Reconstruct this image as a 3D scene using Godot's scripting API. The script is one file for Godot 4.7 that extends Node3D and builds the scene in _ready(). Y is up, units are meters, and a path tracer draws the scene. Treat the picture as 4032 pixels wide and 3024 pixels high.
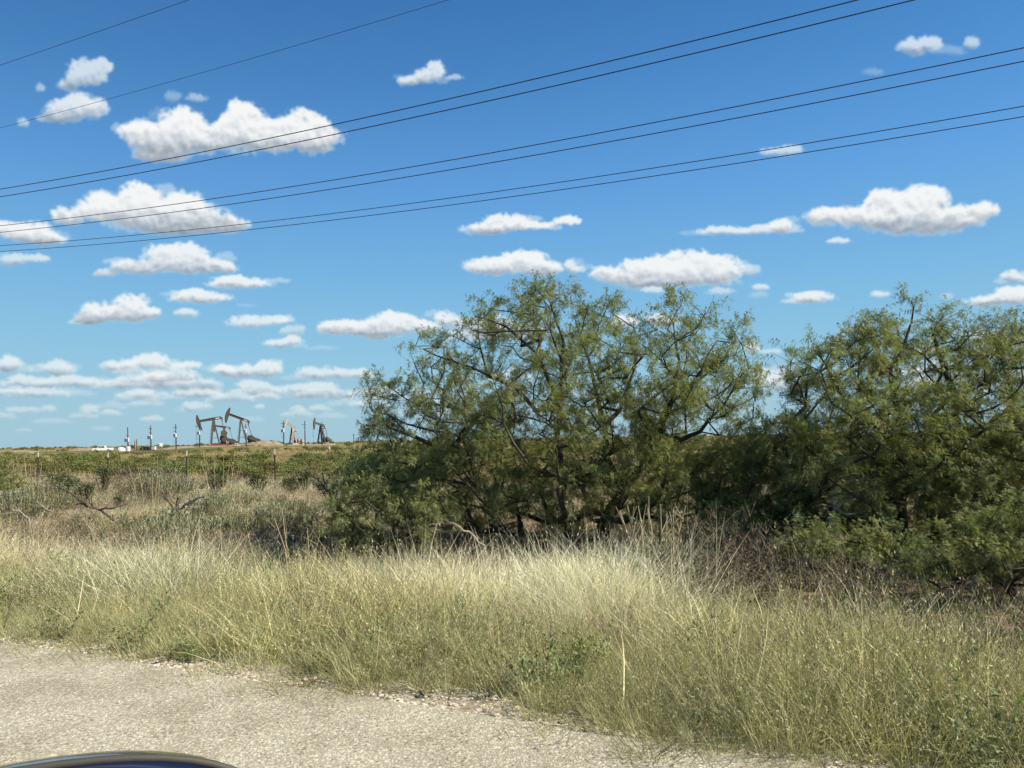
extends Node3D
# A roadside in dry scrub country: chip-seal road, tall dry grass, mesquite trees, a wire fence,
# an oil field with pumping units far behind and a power line overhead.
# World: camera at the origin's x and z, looking along -Z; y up; metres. ROAD_DIR runs along the road,
# ROAD_NORM away from it; p is the distance from the camera across the road, s the distance along it.

const EYE := 1.5                      # height of the camera above the road
const FOCAL := 3030.0                 # focal length in pixels of the 4032 x 3024 photograph
const CX := 2016.0
const HORIZON := 1735.0               # row of the horizon in the middle column
const ROLL := -0.0172
const ROAD_DIR := Vector2(-0.9063, -0.4226)
const ROAD_NORM := Vector2(0.4226, -0.9063)
const EXPOSURE := 1.88

var rng := RandomNumberGenerator.new()
var noise := FastNoiseLite.new()
var fine := FastNoiseLite.new()
var counts := {}
var M := {}
var cam_right := Vector3.ZERO
var cam_up := Vector3.ZERO


# ---------------------------------------------------------------- mesh building
class MB:
	var v := PackedVector3Array()
	var n := PackedVector3Array()
	var c := PackedColorArray()
	var uv := PackedVector2Array()
	var ix := PackedInt32Array()
	var smooth := false
	var with_uv := false
	var tint := Color(1, 1, 1)

	func vert(p: Vector3, nn := Vector3.UP, t := Vector2.ZERO) -> int:
		v.append(p)
		n.append(nn)
		c.append(tint)
		uv.append(t)
		return v.size() - 1

	func tri(a: Vector3, b: Vector3, d: Vector3) -> void:
		var i := v.size()
		var nn := (d - a).cross(b - a).normalized()
		for p in [a, b, d]:
			v.append(p)
			n.append(nn)
			c.append(tint)
			uv.append(Vector2.ZERO)
		ix.append_array(PackedInt32Array([i, i + 1, i + 2]))

	func quad(a: Vector3, b: Vector3, d: Vector3, e: Vector3) -> void:
		var i := v.size()
		var nn := (d - a).cross(b - a).normalized()
		for p in [a, b, d, e]:
			v.append(p)
			n.append(nn)
			c.append(tint)
			uv.append(Vector2.ZERO)
		ix.append_array(PackedInt32Array([i, i + 1, i + 2, i, i + 2, i + 3]))

	func box(at: Vector3, size: Vector3, b := Basis.IDENTITY) -> void:
		var h := size * 0.5
		var k := []
		for x in [-1, 1]:
			for y in [-1, 1]:
				for z in [-1, 1]:
					k.append(at + b * Vector3(h.x * x, h.y * y, h.z * z))
		quad(k[0], k[1], k[3], k[2])
		quad(k[4], k[6], k[7], k[5])
		quad(k[0], k[4], k[5], k[1])
		quad(k[2], k[3], k[7], k[6])
		quad(k[0], k[2], k[6], k[4])
		quad(k[1], k[5], k[7], k[3])

	# a box along the line from a to b
	func bar(a: Vector3, b: Vector3, w: float, d: float) -> void:
		var y := (b - a).normalized()
		var x := y.cross(Vector3(0, 0, 1))
		if x.length() < 0.05:
			x = y.cross(Vector3(1, 0, 0))
		x = x.normalized()
		box((a + b) * 0.5, Vector3(w, a.distance_to(b), d), Basis(x, y, x.cross(y).normalized()))

	func tube(pts: Array, radii: Array, sides: int, capped := true) -> void:
		var count := pts.size()
		var ref := Vector3(0.31, 0.2, 0.93)
		var first := v.size()
		for i in count:
			var p: Vector3 = pts[i]
			var dir: Vector3
			if i == 0:
				dir = pts[1] - p
			elif i == count - 1:
				dir = p - pts[i - 1]
			else:
				dir = pts[i + 1] - pts[i - 1]
			dir = dir.normalized()
			if absf(dir.dot(ref)) > 0.95:
				ref = Vector3(0.9, -0.3, 0.1)
			var x := dir.cross(ref).normalized()
			var y := dir.cross(x)
			var r: float = radii[i]
			for k in sides:
				var a := TAU * k / sides
				var o := x * cos(a) + y * sin(a)
				v.append(p + o * r)
				n.append(o)
				c.append(tint)
				uv.append(Vector2.ZERO)
			ref = -y   # keeps the frame from turning
		for i in count - 1:
			for k in sides:
				var a := first + i * sides + k
				var b := first + i * sides + (k + 1) % sides
				ix.append_array(PackedInt32Array([a, a + sides, b, b, a + sides, b + sides]))
		if capped:
			for e in [0, count - 1]:
				var mid := v.size()
				v.append(pts[e])
				n.append((pts[e] - pts[1 if e == 0 else e - 1]).normalized())
				c.append(tint)
				uv.append(Vector2.ZERO)
				for k in sides:
					ix.append_array(PackedInt32Array([mid, first + e * sides + k, first + e * sides + (k + 1) % sides]))

	# profile: Vector2(radius, height), turned round the y axis through at
	func lathe(at: Vector3, profile: Array, sides: int, b := Basis.IDENTITY) -> void:
		for i in profile.size() - 1:
			var p: Vector2 = profile[i]
			var q: Vector2 = profile[i + 1]
			for k in sides:
				var a0 := TAU * k / sides
				var a1 := TAU * (k + 1) / sides
				quad(at + b * Vector3(p.x * cos(a0), p.y, p.x * sin(a0)), at + b * Vector3(p.x * cos(a1), p.y, p.x * sin(a1)), at + b * Vector3(q.x * cos(a1), q.y, q.x * sin(a1)), at + b * Vector3(q.x * cos(a0), q.y, q.x * sin(a0)))

	# outline in the xy plane (of basis b), given thickness along z
	func prism(outline: PackedVector2Array, z0: float, z1: float, at := Vector3.ZERO, b := Basis.IDENTITY) -> void:
		var t := Geometry2D.triangulate_polygon(outline)
		for k in range(0, t.size(), 3):
			for z in [z0, z1]:
				tri(at + b * Vector3(outline[t[k]].x, outline[t[k]].y, z), at + b * Vector3(outline[t[k + 1]].x, outline[t[k + 1]].y, z), at + b * Vector3(outline[t[k + 2]].x, outline[t[k + 2]].y, z))
		for k in outline.size():
			var p := outline[k]
			var q := outline[(k + 1) % outline.size()]
			quad(at + b * Vector3(p.x, p.y, z0), at + b * Vector3(q.x, q.y, z0), at + b * Vector3(q.x, q.y, z1), at + b * Vector3(p.x, p.y, z1))

	func mesh(m: Material) -> ArrayMesh:
		var a := []
		a.resize(Mesh.ARRAY_MAX)
		a[Mesh.ARRAY_VERTEX] = v
		if smooth:
			a[Mesh.ARRAY_NORMAL] = n
		a[Mesh.ARRAY_COLOR] = c
		if with_uv:
			a[Mesh.ARRAY_TEX_UV] = uv
		a[Mesh.ARRAY_INDEX] = ix
		var out := ArrayMesh.new()
		out.add_surface_from_arrays(Mesh.PRIMITIVE_TRIANGLES, a)
		out.surface_set_material(0, m)
		return out


func numbered(called: String) -> String:
	counts[called] = counts.get(called, -1) + 1
	return called if counts[called] == 0 else "%s_%03d" % [called, counts[called]]

func tag(o: Node, label := "", category := "", group := "", kind := "") -> void:
	for k in [["label", label], ["category", category], ["group", group], ["kind", kind]]:
		if k[1]:
			o.set_meta(k[0], k[1])

func base(called: String, at := Vector3.ZERO, turn := 0.0) -> Node3D:
	var o := Node3D.new()
	o.name = numbered(called)
	add_child(o)
	o.position = at
	o.rotation.y = turn
	return o

func put(called: String, mesh: Mesh, parent: Node) -> MeshInstance3D:
	var o := MeshInstance3D.new()
	o.name = called if parent != self else numbered(called)
	o.mesh = mesh
	parent.add_child(o, true)
	return o

func scatter(called: String, mesh: Mesh, places: Array, tints: Array, parent: Node) -> MultiMeshInstance3D:
	var mm := MultiMesh.new()
	mm.transform_format = MultiMesh.TRANSFORM_3D
	mm.use_colors = true
	mm.mesh = mesh
	mm.instance_count = places.size()
	for i in places.size():
		mm.set_instance_transform(i, places[i])
		mm.set_instance_color(i, tints[i])
	var o := MultiMeshInstance3D.new()
	o.name = called if parent != self else numbered(called)
	o.multimesh = mm
	parent.add_child(o, true)
	return o


# ---------------------------------------------------------------- materials
func lin(r: float, g: float, b: float) -> Color:
	return Color(r, g, b).linear_to_srgb()

func mat(r: float, g: float, b: float, rough := 0.8, metal := 0.0) -> StandardMaterial3D:
	var m := StandardMaterial3D.new()
	m.albedo_color = lin(r, g, b)
	m.roughness = rough
	m.metallic = metal
	m.vertex_color_use_as_albedo = true
	return m

func leafy(r: float, g: float, b: float, through: float, rough := 0.65) -> StandardMaterial3D:
	var m := mat(r, g, b, rough)
	m.backlight_enabled = true
	m.backlight = lin(through, through, through * 0.55)
	m.metallic_specular = 0.3
	m.cull_mode = BaseMaterial3D.CULL_DISABLED
	return m

func noise_tex(freq: float, kind: int, ramp: Array, size := 512, octaves := 4, sd := 1) -> NoiseTexture2D:
	var t := NoiseTexture2D.new()
	var f := FastNoiseLite.new()
	f.noise_type = kind
	f.frequency = freq
	f.seed = sd
	f.fractal_octaves = octaves
	if kind == FastNoiseLite.TYPE_CELLULAR:
		f.cellular_return_type = FastNoiseLite.RETURN_CELL_VALUE
		f.fractal_type = FastNoiseLite.FRACTAL_NONE
	t.noise = f
	t.width = size
	t.height = size
	t.seamless = true
	var g := Gradient.new()
	g.offsets = PackedFloat32Array(ramp[0])
	var cols := PackedColorArray()
	for k in ramp[1]:
		cols.append(lin(k[0], k[1], k[2]))
	g.colors = cols
	t.color_ramp = g
	return t

# a material whose tone wanders with a world-space noise (grain, dirt, wear)
func worn(m: StandardMaterial3D, scale: float, lo: float, freq := 0.02, sd := 3) -> StandardMaterial3D:
	m.albedo_texture = noise_tex(freq, FastNoiseLite.TYPE_SIMPLEX_SMOOTH, [[0.2, 0.8], [[lo, lo, lo], [1.0, 1.0, 1.0]]], 256, 5, sd)
	m.uv1_triplanar = true
	m.uv1_world_triplanar = false
	m.uv1_scale = Vector3.ONE * scale
	return m


# ---------------------------------------------------------------- where things are
# the direction (with z = -1) in which a pixel of the photograph looks
func look(px: float, py: float) -> Vector3:
	var x := (px - CX) / FOCAL
	var y := -(py - HORIZON) / FOCAL
	return cam_right * x + cam_up * y + Vector3(0, 0, -1)

func at_depth(px: float, py: float, z: float) -> Vector3:
	return Vector3(0, EYE, 0) + look(px, py) * z

func across(x: float, z: float) -> float:
	return x * ROAD_NORM.x + z * ROAD_NORM.y

func along(x: float, z: float) -> float:
	return x * ROAD_DIR.x + z * ROAD_DIR.y

func spot(p: float, s: float) -> Vector3:
	var q := ROAD_NORM * p + ROAD_DIR * s
	return Vector3(q.x, land(q.x, q.y), q.y)

# height of the land
func land(x: float, z: float) -> float:
	var p := across(x, z)
	var r := Vector2(x, z).length()
	var h := -0.035 - 0.09 * smoothstep(4.2, 6.5, p)
	h += smoothstep(4.5, 9.0, p) * 0.10 * noise.get_noise_2d(x * 16.0, z * 16.0)
	h += lerpf(0.40, 1.2, smoothstep(-0.47, -0.39, x / maxf(1.0, -z))) * smoothstep(130.0, 255.0, r) + 1.9 * smoothstep(310.0, 1100.0, r)
	h += smoothstep(40.0, 120.0, r) * 0.22 * noise.get_noise_2d(x * 1.1, z * 1.1) + smoothstep(500.0, 1600.0, r) * 2.4 * noise.get_noise_2d(x * 0.12 + 40.0, z * 0.12)
	if p < 3.6:
		h = -0.08
	return h

# the point of the land straight below what a pixel shows at distance z
func on_land(px: float, z: float) -> Vector3:
	var d := at_depth(px, HORIZON, z)
	return Vector3(d.x, land(d.x, d.z), d.z)


# ---------------------------------------------------------------- the sky: clear air and fair-weather clouds
# Clouds: each is [opacity, base row, lobes...], a lobe is [x, y, rx, ry]; rows and columns of the photograph at 2212 pixels width.
func cloud_list() -> Array:
	var k := [
		[0.78, 200, [182, 157, 40, 26], [216, 143, 24, 16], [150, 178, 24, 20], [200, 172, 30, 16]],
		[0.85, 268, [165, 225, 30, 24], [150, 240, 48, 26], [205, 234, 34, 18], [118, 256, 34, 14]],
		[0.6, 275, [50, 266, 14, 10]], [0.5, 200, [88, 192, 12, 9]], [0.35, 225, [376, 210, 18, 12]], [0.5, 222, [424, 212, 22, 10]],
		[1.0, 345, [296, 288, 38, 28], [392, 272, 44, 36], [350, 306, 66, 34], [440, 300, 54, 36], [512, 252, 40, 30], [530, 292, 70, 44], [600, 296, 70, 34], [655, 278, 58, 36], [690, 300, 50, 36], [350, 338, 62, 16]],
		[1.0, 505, [148, 466, 32, 18], [208, 446, 42, 30], [298, 428, 46, 26], [290, 462, 96, 38], [396, 440, 44, 28], [400, 472, 88, 34], [486, 488, 52, 18], [370, 500, 60, 12]],
		[1.0, 530, [16, 496, 46, 18], [66, 506, 58, 24], [104, 520, 40, 12]], [0.75, 575, [28, 562, 44, 14], [84, 560, 28, 9]],
		[0.95, 598, [346, 552, 46, 20], [402, 548, 48, 20], [300, 578, 62, 16], [424, 574, 66, 20], [478, 578, 34, 14], [230, 590, 26, 8]],
		[0.95, 628, [520, 614, 66, 12], [500, 606, 36, 10]], [0.95, 658, [432, 644, 64, 12], [420, 634, 30, 9]], [0.8, 685, [406, 676, 28, 9]],
		[1.0, 700, [206, 672, 32, 20], [284, 660, 42, 22], [250, 682, 84, 17], [325, 676, 26, 12], [184, 692, 34, 8]],
		[0.85, 714, [548, 696, 58, 13], [600, 690, 24, 9]], [0.55, 730, [632, 716, 26, 13]], [0.85, 752, [610, 742, 42, 9], [632, 734, 18, 8]], [0.3, 660, [535, 661, 26, 4]], [0.25, 756, [692, 752, 36, 5]],
		[1.0, 730, [742, 708, 50, 15], [852, 698, 62, 20], [800, 712, 98, 18], [912, 706, 44, 15], [815, 732, 26, 7]], [0.9, 712, [972, 694, 30, 18]], [0.9, 735, [1050, 712, 60, 26], [1120, 720, 50, 20]],
		[0.85, 192, [918, 168, 32, 18], [944, 151, 20, 18], [882, 176, 22, 12]], [0.6, 174, [982, 168, 17, 6]],
		[0.75, 122, [1972, 102, 36, 18], [2008, 94, 26, 16]], [0.65, 108, [2098, 92, 18, 13]], [0.3, 120, [2050, 110, 40, 10]], [0.25, 165, [1888, 156, 24, 8]],
		[0.7, 338, [1682, 328, 38, 10], [1708, 322, 22, 9]],
		[0.95, 510, [1092, 480, 50, 16], [1056, 494, 62, 13], [1148, 488, 62, 10], [1226, 477, 26, 10]],
		[1.0, 600, [1056, 578, 54, 20], [1130, 566, 50, 20], [1170, 582, 40, 16]], [0.85, 595, [1237, 577, 17, 16]],
		[1.0, 628, [1308, 592, 40, 18], [1392, 584, 60, 22], [1482, 572, 76, 26], [1556, 582, 44, 26], [1450, 602, 130, 24]], [0.55, 602, [1618, 586, 28, 13]], [0.7, 636, [1412, 626, 26, 7]], [0.6, 640, [1556, 630, 30, 8]], [0.75, 628, [1642, 620, 22, 8]], [0.3, 645, [1640, 638, 22, 8]],
		[1.0, 508, [1786, 470, 48, 22], [1850, 466, 62, 24], [1916, 438, 48, 28], [1990, 434, 60, 26], [1950, 478, 130, 32], [2074, 468, 60, 26], [2130, 456, 28, 20]], [0.8, 527, [1812, 520, 26, 7]],
		[0.85, 510, [1560, 498, 56, 10], [1640, 496, 34, 10]], [0.95, 506, [1690, 490, 34, 15]],
		[0.95, 656, [1756, 644, 46, 12]], [0.8, 642, [1900, 636, 20, 8]], [0.4, 648, [2046, 641, 17, 7]], [0.9, 608, [2186, 600, 30, 13]], [1.0, 664, [2150, 652, 62, 13], [2196, 636, 44, 20], [2250, 640, 60, 20]],
		[0.9, 712, [1352, 698, 28, 16]], [0.9, 705, [1430, 692, 40, 16]], [0.9, 765, [1626, 752, 16, 12]], [0.6, 764, [1668, 760, 24, 6]], [0.95, 845, [1660, 822, 44, 20], [1700, 830, 50, 16]], [0.9, 755, [2140, 738, 44, 20], [2200, 744, 40, 14]], [0.9, 770, [1986, 760, 30, 9]], [0.9, 850, [1990, 835, 60, 14], [2100, 830, 70, 16]],
		[0.9, 803, [16, 790, 40, 16]], [0.85, 812, [120, 798, 44, 15]], [0.95, 806, [258, 792, 50, 13], [330, 784, 62, 15], [402, 788, 38, 10]], [0.95, 818, [540, 804, 78, 14], [578, 794, 36, 13], [480, 800, 30, 10]], [0.85, 822, [690, 808, 60, 13], [770, 810, 54, 9]],
		[0.9, 838, [60, 826, 62, 12], [150, 828, 84, 12]], [0.9, 842, [268, 830, 70, 12], [344, 826, 60, 15], [430, 838, 58, 16], [405, 824, 20, 10]], [0.9, 858, [78, 850, 90, 10], [300, 852, 60, 10], [420, 852, 80, 9]], [0.9, 862, [560, 846, 50, 13], [545, 832, 40, 8], [664, 846, 76, 15], [700, 836, 40, 11], [740, 852, 40, 9]],
		[0.7, 892, [50, 886, 50, 6], [105, 884, 18, 7]], [0.8, 898, [190, 886, 26, 10], [240, 892, 28, 6]], [0.6, 880, [310, 872, 50, 7]], [0.85, 890, [420, 880, 34, 9]], [0.75, 888, [560, 878, 14, 4]], [0.7, 890, [640, 884, 22, 7], [690, 884, 34, 8]], [0.5, 905, [15, 900, 24, 8]], [0.4, 915, [330, 904, 26, 5]], [0.4, 918, [110, 910, 50, 5]], [0.45, 905, [720, 900, 40, 6]], [0.4, 932, [220, 926, 30, 4]], [0.4, 912, [540, 906, 40, 5]],
	]
	# the low rows are small rounded heaps
	for c in k:
		for i in range(2, c.size()):
			if c[i][1] > 770:
				c[i][2] *= 0.82
				c[i][3] *= 1.18
	# the same bands of low cloud go on behind the trees
	for i in 64:
		var x := rng.randf_range(-300, 2500)
		var y := rng.randf_range(800, 930)
		var w := rng.randf_range(0.5, 1.0) * lerpf(95, 45, (y - 790) / 125.0)
		k.append([rng.randf_range(0.55, 0.95) * lerpf(1.0, 0.6, (y - 790) / 125.0), y + w * 0.13, [x - w * 0.4, y, w * 0.45, w * 0.15], [x + w * 0.15, y - w * 0.09, w * 0.38, w * 0.2], [x + w * 0.5, y, w * 0.3, w * 0.13]])
	return k

func air(az: float, el: float, sun_az: float) -> Color:
	# clear-sky colour by height above the horizon, a little lighter on the sun's side
	var stops := [[-2.0, 0.640, 0.775, 0.835], [2.0, 0.640, 0.790, 0.855], [6.0, 0.580, 0.780, 0.885], [11.0, 0.490, 0.725, 0.890], [18.0, 0.388, 0.632, 0.872], [25.0, 0.300, 0.540, 0.788], [31.0, 0.244, 0.470, 0.720], [45.0, 0.195, 0.395, 0.645], [90.0, 0.160, 0.330, 0.570]]
	var out := Vector3(stops[0][1], stops[0][2], stops[0][3])
	for i in stops.size() - 1:
		var a: Array = stops[i]
		var b: Array = stops[i + 1]
		if el >= a[0]:
			var t: float = clampf((el - a[0]) / (b[0] - a[0]), 0, 1)
			out = Vector3(a[1], a[2], a[3]).lerp(Vector3(b[1], b[2], b[3]), t)
	var side := cos(deg_to_rad(az - sun_az))
	var high := smoothstep(8.0, 30.0, el) * (1.0 - smoothstep(60.0, 90.0, el))
	out *= 1.0 + 0.09 * side * high
	return Color(out.x, out.y, out.z)

func draw_cloud(img: Image, W: int, H: int, az0: float, el_of_row: bool, lobes: Array, opacity: float, foot: float, sd: float, to_photo: Basis, photo: bool) -> void:
	# lobes are in photograph rows and columns (photo) or in units of 1/33 degree round (az0, 0)
	var lo := Vector2(1e9, 1e9)
	var hi := -lo
	for l in lobes:
		lo = lo.min(Vector2(l[0] - l[2] * 1.5 - 6, l[1] - l[3] * 1.6 - 5))
		hi = hi.max(Vector2(l[0] + l[2] * 1.5 + 6, l[1] + l[3] * 1.5 + 5))
	# corners to the panorama
	var u0 := 1e9
	var u1 := -1e9
	var v0 := 1e9
	var v1 := -1e9
	for c in [lo, hi, Vector2(lo.x, hi.y), Vector2(hi.x, lo.y), Vector2((lo.x + hi.x) / 2, lo.y), Vector2((lo.x + hi.x) / 2, hi.y)]:
		var az := 0.0
		var el := 0.0
		if photo:
			var d := look(c.x * 1.8228, c.y * 1.8228).normalized()
			az = rad_to_deg(atan2(d.x, -d.z))
			el = rad_to_deg(asin(d.y))
		else:
			az = az0 + c.x / 33.0
			el = (955.0 - c.y) / 33.0
		u0 = minf(u0, az / 360.0 * W)
		u1 = maxf(u1, az / 360.0 * W)
		v0 = minf(v0, (0.5 - el / 180.0) * H)
		v1 = maxf(v1, (0.5 - el / 180.0) * H)
	var w := int(ceil(u1) - floor(u0)) + 2
	var h := int(ceil(v1) - floor(v0)) + 2
	var U := int(floor(u0))
	var V := int(floor(v0))
	var f := PackedFloat32Array()
	f.resize(w * h)
	var raw := PackedFloat32Array()
	raw.resize(w * h)
	var rows := PackedFloat32Array()
	rows.resize(w * h)
	var mean := 0.0
	for l in lobes:
		mean += minf(l[2], l[3] * 1.6)
	mean = clampf(mean / lobes.size(), 6.0, 34.0)
	var wf := 0.0
	for j in h:
		for i in w:
			var az := (U + i + 0.5) / W * 360.0
			var el := (0.5 - (V + j + 0.5) / H) * 180.0
			var x: float
			var y: float
			if photo:
				var ce := cos(deg_to_rad(el))
				var d := Vector3(sin(deg_to_rad(az)) * ce, sin(deg_to_rad(el)), -cos(deg_to_rad(az)) * ce)
				var q := Vector3(d.dot(cam_right), d.dot(cam_up), -d.z)
				x = (CX + q.x / q.z * FOCAL) / 1.8228
				y = (HORIZON - q.y / q.z * FOCAL) / 1.8228
			else:
				x = (az - az0) * 33.0
				y = 955.0 - el * 33.0
			var k := 26.0 / mean
			var wx := x + mean * 0.50 * fine.get_noise_3d(x * k * 0.5, y * k * 0.7, sd)
			var wy := y + mean * 0.30 * fine.get_noise_3d(x * k * 0.5 + 300.0, y * k * 0.7, sd)
			wx += mean * 0.16 * fine.get_noise_3d(x * k * 2.4, y * k * 2.4, sd + 20.0)
			wy += mean * 0.16 * fine.get_noise_3d(x * k * 2.4 + 77.0, y * k * 2.4, sd + 20.0)
			var body := 0.0
			for l in lobes:
				var dx: float = (wx - l[0]) / (l[2] * 1.24)
				var dy: float = (wy - l[1]) / (l[3] * 1.36)
				if dy > 0.0:
					dy *= 1.25
				var e := 1.0 - dx * dx - dy * dy
				if e > 0.0:
					body = body + e - body * e * 0.75
			var puff := 1.2 - 3.6 * absf(fine.get_noise_3d(x * k * 0.8, y * k * 1.0, sd + 50.0))
			var puff2 := 1.2 - 3.6 * absf(fine.get_noise_3d(x * k * 2.5 + 90.0, y * k * 2.9, sd + 90.0))
			var g := body + (0.17 * puff + 0.15 * puff2 - 0.25) * smoothstep(0.0, 0.12, body)
			# flat, thinning foot
			g -= 0.5 * smoothstep(foot - 2.0, foot + mean * 0.35, y)
			raw[j * w + i] = g
			f[j * w + i] = sqrt(clampf(g, 0.0, 1.4)) + (0.13 * puff + 0.03 * puff2) * clampf(g * 2.0, 0, 1)
			rows[j * w + i] = (y - lo.y) / maxf(1.0, foot - lo.y)
	for j in h:
		for i in w:
			var g := raw[j * w + i]
			if g <= 0.0:
				continue
			var a := pow(smoothstep(-0.02, lerpf(0.42, 0.75, clampf(rows[j * w + i], 0, 1)), g), 0.8) * opacity
			var ii := mini(w - 1, i + 2)
			var jj := maxi(0, j - 3)
			var j2 := maxi(0, j - 5)
			var slope := f[j * w + i] - 0.6 * f[jj * w + ii] - 0.4 * f[j2 * w + i]
			var down := smoothstep(0.45, 1.0, rows[j * w + i] - 0.22 * (f[j * w + i] - 0.9))
			var lit := clampf(0.93 + 0.55 * slope - 0.66 * down * smoothstep(0.1, 0.7, g), 0.0, 1.0)
			var col := Color(0.50, 0.555, 0.625).lerp(Color(0.965, 0.972, 0.972), lit)
			var X := posmod(U + i, W)
			var Y := V + j
			if Y < 0 or Y >= H / 2 + 8:
				continue
			var under := img.get_pixel(X, Y)
			# far, low cloud is veiled by the air in front of it
			var el2 := (0.5 - (Y + 0.5) / H) * 180.0
			var veil := 0.42 * (1.0 - smoothstep(0.0, 7.0, el2)) + 0.10 * (1.0 - smoothstep(5.0, 18.0, el2))
			img.set_pixel(X, Y, under.lerp(col.lerp(under, veil), a))

func make_sky(sun_az: float) -> Texture2D:
	var w := 512
	var h := 256
	var pad := 8
	var small := Image.create(w + 2 * pad, h, false, Image.FORMAT_RGB8)
	for j in h:
		var el := (0.5 - (j + 0.5) / h) * 180.0
		for i in w + 2 * pad:
			var az := (i - pad + 0.5) / w * 360.0
			if el >= -2.0:
				small.set_pixel(i, j, air(az, el, sun_az))
			else:
				small.set_pixel(i, j, Color(0.60, 0.76, 0.83).lerp(Color(0.47, 0.45, 0.38), smoothstep(-2.0, -6.0, el)))
	var W := 4096
	var H := 2048
	small.resize(W + 2 * pad * W / w, H, Image.INTERPOLATE_CUBIC)
	small = small.get_region(Rect2i(pad * W / w, 0, W, H))
	var sd := 1.0
	for c in cloud_list():
		sd += 7.3
		if c[0] > 0.82:
			# torn, thin shreds round the edge of the fuller clouds
			for q in 3:
				var l: Array = c[rng.randi_range(2, c.size() - 1)]
				var side := -1.0 if rng.randf() < 0.5 else 1.0
				var shred := [l[0] + side * l[2] * rng.randf_range(0.6, 1.2), l[1] + l[3] * rng.randf_range(-0.9, 0.7), l[2] * rng.randf_range(0.35, 0.7), l[3] * rng.randf_range(0.35, 0.6)]
				draw_cloud(small, W, H, 0.0, false, [shred], rng.randf_range(0.2, 0.5), shred[1] + shred[3] * 1.5, sd + 3.1 * q + 1.7, Basis.IDENTITY, true)
		draw_cloud(small, W, H, 0.0, false, c.slice(2), c[0], c[1], sd, Basis.IDENTITY, true)
	# scattered clouds all the way round, as in the view
	for i in 90:
		var az := rng.randf_range(42.0, 318.0)
		var y := 955.0 - 33.0 * (2.0 + 32.0 * pow(rng.randf(), 1.7))
		var size := rng.randf_range(0.4, 1.0) * lerpf(38.0, 110.0, clampf((955.0 - y) / 700.0, 0, 1))
		var lobes := []
		for q in 6:
			var t := q / 5.0 * 2.0 - 1.0
			lobes.append([t * size + rng.randf_range(-8, 8), y - (1.0 - t * t) * size * 0.22 * rng.randf_range(0.4, 1.2), size * 0.45, size * 0.26 * (1.15 - absf(t) * 0.6)])
		sd += 7.3
		draw_cloud(small, W, H, az, false, lobes, rng.randf_range(0.7, 1.0), y + size * 0.2, sd, Basis.IDENTITY, false)
	return ImageTexture.create_from_image(small)


# ---------------------------------------------------------------- ground, road, gravel
func make_ground() -> void:
	var b := MB.new()
	b.smooth = true
	var rings := [0.0]
	var r := 0.8
	while r < 9000.0:
		rings.append(r)
		r = r * 1.045 + 0.12
	var sides := 300
	for k in rings.size():
		for i in sides:
			var a := TAU * i / sides
			var x: float = rings[k] * sin(a)
			var z: float = -rings[k] * cos(a)
			var y := land(x, z)
			var far := smoothstep(25.0, 90.0, rings[k])
			var patch := noise.get_noise_2d(x * 0.55 + 900.0, z * 0.55) + 0.5 * noise.get_noise_2d(x * 4.0, z * 4.0 + 77.0)
			var soil := Color(0.235, 0.185, 0.115)
			var scrub := Color(0.250, 0.205, 0.105).lerp(Color(0.105, 0.120, 0.045), smoothstep(-0.05, 0.30, patch))
			b.tint = soil.lerp(scrub, far)
			var e: float = 0.6 + 0.02 * rings[k]
			var nn := Vector3(land(x - e, z) - land(x + e, z), 2.0 * e, land(x, z - e) - land(x, z + e)).normalized()
			b.vert(Vector3(x, y, z), nn)
	for k in rings.size() - 1:
		for i in sides:
			var a := k * sides + i
			var d := k * sides + (i + 1) % sides
			b.ix.append_array(PackedInt32Array([a, a + sides, d, d, a + sides, d + sides]))
	var m := mat(1, 1, 1, 0.95)
	m.albedo_texture = noise_tex(0.03, FastNoiseLite.TYPE_SIMPLEX_SMOOTH, [[0.15, 0.5, 0.85], [[0.55, 0.53, 0.50], [0.85, 0.84, 0.82], [1.25, 1.2, 1.1]]], 512, 6, 5)
	m.uv1_triplanar = true
	m.uv1_world_triplanar = true
	m.uv1_scale = Vector3.ONE * 0.7
	m.metallic_specular = 0.2
	tag(put("ground", b.mesh(m), self), "dry sandy scrubland stretching flat to the horizon", "ground", "", "structure")

func road_edge(s: float) -> float:
	return 3.77 + 0.035 * fine.get_noise_2d(s * 30.0, 11.0) + 0.02 * fine.get_noise_2d(s * 140.0, 3.0)

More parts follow.
